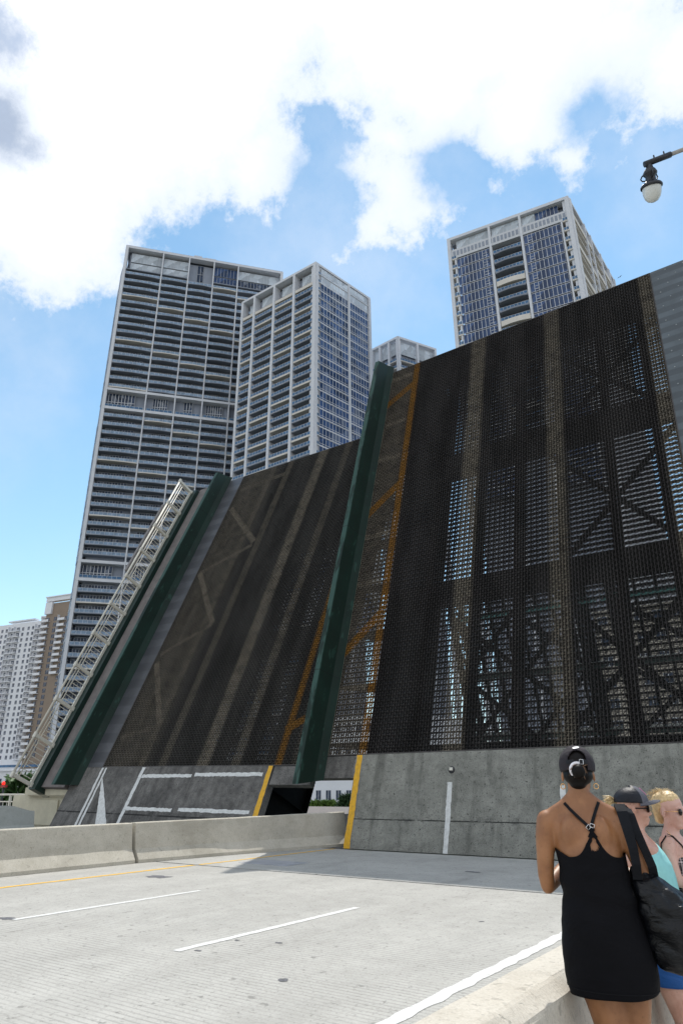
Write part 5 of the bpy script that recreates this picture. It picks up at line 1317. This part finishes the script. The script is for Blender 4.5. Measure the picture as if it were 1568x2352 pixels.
def facecap(root, HM_, crown, front, brim, patch=None):
    g = MB(); n1, n2 = 40, 16; G = []; mi_ = []
    for j in range(n2 + 1):
        row = []
        for k in range(n1):
            th = 2 * math.pi * k / n1; lo = -.05; ph = lo + (math.pi / 2 - lo) * j / n2; fr = max(0, math.cos(th))
            r_ = (.102 + .004 * fr, .084, .086 + .012 * fr * math.sin(ph * 1.2)); row.append(len(g.v))
            g.v.append(tuple(HM_ @ Vector((-.012 + r_[0] * math.cos(ph) * math.cos(th), r_[1] * math.cos(ph) * math.sin(th), .030 + r_[2] * math.sin(ph)))))
        G.append(row)
    for j in range(n2):
        for k in range(n1):
            k2 = (k + 1) % n1; th = 2 * math.pi * (k + .5) / n1; th = min(th, 2 * math.pi - th)
            g.f.append((G[j][k], G[j][k2], G[j + 1][k2], G[j + 1][k])); g.mi.append(1 if th < 1.0 and j < 13 else 0); g.sm.append(True)
    c = g.build('cap', [crown, front], root); s_ = c.modifiers.new('t', 'SOLIDIFY'); s_.thickness = .004
    g = MB(); S = []
    for i in range(13):
        f = i / 12; a = rad(-62 + 124 * f); e = math.sin(math.pi * f) ** .6; r0 = Vector((-.012 + .103 * math.cos(a), .083 * math.sin(a), .030)); r1 = r0 + Vector((.078 * e, 0, -.004 + .018 * math.cos(a) * e - .022 * abs(math.sin(a))))
        S.append([tuple(HM_ @ v_) for v_ in (r0, (r0 + r1) / 2 + Vector((0, 0, .006)), r1, r1 + Vector((0, 0, .004)), (r0 + r1) / 2 + Vector((0, 0, .011)), r0 + Vector((0, 0, .004)))])
    g.extrude(S, smooth=False); g.build('cap_brim', brim, c)
    if patch:
        g = MB(); pp = []
        for (u_, v_) in ((-.30, .45), (.30, .45), (.28, .95), (-.28, .95)): pp.append(tuple(HM_ @ Vector((-.012 + .112 * math.cos(v_) * math.cos(u_), .090 * math.cos(v_) * math.sin(u_), .030 + .104 * math.sin(v_)))))
        g.poly(pp); q = g.build('cap_patch', patch, c); s_ = q.modifiers.new('t', 'SOLIDIFY'); s_.thickness = .003
    return c
facecap(cp, HC, M_capB, M_capG, M_capG, cloth('pink_patch', (0.65, 0.22, 0.42), fold=0.1))
g = MB(); ell(g, (-.048, 0, -.005), (.055, .066, .055), 12, HC); hr = g.build('hair', M_hairD, cp)
g = MB()
for i in range(60):
    a = Vector((-.10, random.uniform(-.015, .015), .03 + random.uniform(-.012, .012))); b_ = a + Vector((random.uniform(-.09, -.05), random.uniform(-.03, .03), random.uniform(-.04, .03))); g.tube([tuple(HC @ a), tuple(HC @ ((a + b_) / 2 + Vector((0, 0, .012)))), tuple(HC @ b_)], [.003, .0025, .0008], 4)
g.build('ponytail', M_blond, cp)
def shades(root, HM_, round_=False):
    for sy in (1, -1):
        g = MB()
        ell(g, (.087 if round_ else .086, sy * .031, -.008), (.006, .023 if round_ else .034, .021 if round_ else .023), 12, HM_)
        L_g = g.build('sunglass_lens', M_lens, root)
        g = MB(); g.tube([tuple(HM_ @ Vector(v_)) for v_ in ((.086, sy * .054, -.004), (.05, sy * .070, -.004), (.0, sy * .079, -.006))], .0018 if round_ else .004, 6); g.build('sunglass_arm', M_gold if round_ else M_strap, root)
shades(cp, HC)
for yy in (-.045, .11):
    g = MB(); g.extrude([[(.09 + x, yy + y, z) for x, y in ((-.08, -.04), (.16, -.045), (.19, 0), (.16, .045), (-.08, .04))] for z in (0.0, .03)]); g.build('shoe', M_capG, cp)

# ---- blond person in a plaid dress
bp = person_root(1540, 1850, 4.1, 'blond person with round sunglasses in a black and white plaid dress at the right edge')
g = MB(); bd2 = [(.74, .02, .11, .14), (.86, .02, .12, .155), (.98, .02, .10, .13), (1.06, .015, .09, .12), (1.16, .01, .095, .125), (1.24, -.005, .092, .130), (1.30, -.02, .078, .115), (1.345, -.03, .05, .07), (1.37, -.03, .042, .048)]
g.extrude([ring((cx, .04, z - Z0), hw, hd) for z, cx, hw, hd in bd2])
limb(g, [(-.028, .04, 1.33 - Z0), (-.018, .04, 1.39 - Z0), (-.010, .04, 1.44 - Z0)], [.048, .043, .044])
HB = head(g, (-.010, .04, 1.474 - Z0), rad(-30), 0.92, 0.0)
limb(g, [(-.058, -.085, 1.305 - Z0), (-.058, -.105, 1.24 - Z0), (-.050, -.115, 1.17 - Z0), (-.035, -.115, 1.105 - Z0)], [.044, .042, .037, .031]); limb(g, [(-.035, -.115, 1.105 - Z0), (.06, -.12, 1.085 - Z0), (.15, -.11, 1.10 - Z0)], [.032, .032, .021]); hand(g, (.15, -.11, 1.10 - Z0), (1, .1, .2), (0, 0, 1), .85)
limb(g, [(-.03, .165, 1.305 - Z0), (-.03, .18, 1.2 - Z0), (-.02, .18, 1.1 - Z0)], [.042, .038, .03]); limb(g, [(-.02, .18, 1.1 - Z0), (.08, .15, 1.08 - Z0), (.16, .10, 1.10 - Z0)], [.03, .03, .02]); hand(g, (.16, .10, 1.10 - Z0), (1, -.3, .2), (0, 0, 1), .85, -1)
for yy in (-.03, .11):
    limb(g, [(.02, yy, .80 - Z0), (.025, yy, .66 - Z0), (.035, yy, .48 - Z0), (.03, yy, .34 - Z0), (.03, yy, .09 - Z0)], [.08, .07, .05, .046, .03]); foot(g, (.03, yy, .09), (1, 0, 0))
bd3 = organic('body', g, M_skinC, bp, 0.006, 5); TB = bvh(bd3)
mp, t, b = new_mat('plaid_cloth'); c = t.coord(); X, Y, Z = t.sep(c)
def strp(v, per, lo, hi): return t.ramp(t.m('PINGPONG', v, per), lo, hi, 0.0, 1.0)
sx_ = t.m('ADD', X, Y)
h1 = t.m('GREATER_THAN', t.m('PINGPONG', sx_, 0.030), 0.0262); h2 = t.m('GREATER_THAN', t.m('PINGPONG', Z, 0.032), 0.028)
k1 = t.m('LESS_THAN', t.m('ABSOLUTE', t.m('SUBTRACT', t.m('PINGPONG', sx_, 0.030), 0.018)), 0.0015); k2 = t.m('LESS_THAN', t.m('ABSOLUTE', t.m('SUBTRACT', t.m('PINGPONG', Z, 0.032), 0.018)), 0.0015)
sm2 = t.m('MINIMUM', t.m('ADD', t.m('MULTIPLY', t.m('ADD', h1, h2), 0.5), t.m('MULTIPLY', t.m('ADD', k1, k2), 0.3)), 1.0)
t.put(b.inputs['Base Color'], t.mix(sm2, (0.012, 0.010, 0.014), (0.62, 0.55, 0.56))); b.inputs['Roughness'].default_value = 0.9
g = MB(); g.extrude([ring((cx, .04, z - Z0), hw + .008, hd + .008) for z, cx, hw, hd in [(.62, .02, .15, .19), (.80, .02, .135, .17), (.95, .02, .11, .145), (1.04, .015, .092, .122), (1.12, .012, .094, .124), (1.19, .008, .100, .126), (1.235, .002, .092, .12)]]); ell(g, (.075, -.005, 1.185 - Z0), (.035, .05, .045), 12); ell(g, (.075, .085, 1.185 - Z0), (.035, .05, .045), 12)
pd = organic('plaid_dress', g, mp, bp, 0.006, 4)
g = MB(); ribbon(g, TB, [(.045, 1.235 - Z0), (.02, 1.29 - Z0), (-.02, 1.335 - Z0), (-.05, 1.345 - Z0)], .007); ribbon(g, TB, [(-.055, 1.342 - Z0), (-.09, 1.30 - Z0), (-.10, 1.24 - Z0)], .007); g.build('shoulder_strap', M_strap, pd)
g = MB(); ell(g, (-.046, 0, .036), (.070, .079, .079), 14, HB); ell(g, (-.016, 0, .066), (.086, .076, .056), 14, HB); ell(g, (-.072, 0, -.01), (.042, .060, .06), 12, HB); ell(g, (-.085, 0, -.055), (.030, .035, .03), 10, HB)
ro = organic('hair', g, M_blond, bp, 0.006, 2)
for v_ in ro.data.vertices: v_.co += Vector(v_.normal) * mnoise.noise(v_.co * 90) * .006
g = MB()
for i in range(420):
    a = random.uniform(0.5, 3.9); bx = random.uniform(-.07, .07); p = Vector((-.046 + .070 * math.cos(a), bx, .036 + .079 * math.sin(a))); n_ = Vector((math.cos(a), bx * 6, math.sin(a))).normalized(); L_s = random.uniform(.008, .03)
    tg = Vector((-math.sin(a), random.uniform(-.6, .6), math.cos(a))) * random.choice((1, -1)); g.tube([tuple(HB @ p), tuple(HB @ (p + n_ * L_s * .6 + tg * L_s * .4)), tuple(HB @ (p + n_ * L_s * .8 + tg * L_s * 1.3))], [.0008, .0007, .0003], 3)
g.build('loose_strands', M_blond, ro)
shades(bp, HB, True)
g = MB(); ribbon(g, TB, [(-.05, 1.365 - Z0), (-.02, 1.33 - Z0), (.02, 1.285 - Z0), (.045, 1.27 - Z0)], .0025, lift=.001, th=.001); g.build('necklace', M_gold, bp)
for yy in (-.03, .11):
    g = MB(); g.extrude([[(.03 + x, yy + y, z) for x, y in ((-.075, -.038), (.15, -.042), (.18, 0), (.15, .042), (-.075, .038))] for z in (0.0, .025)]); g.build('shoe', M_strap, bp)
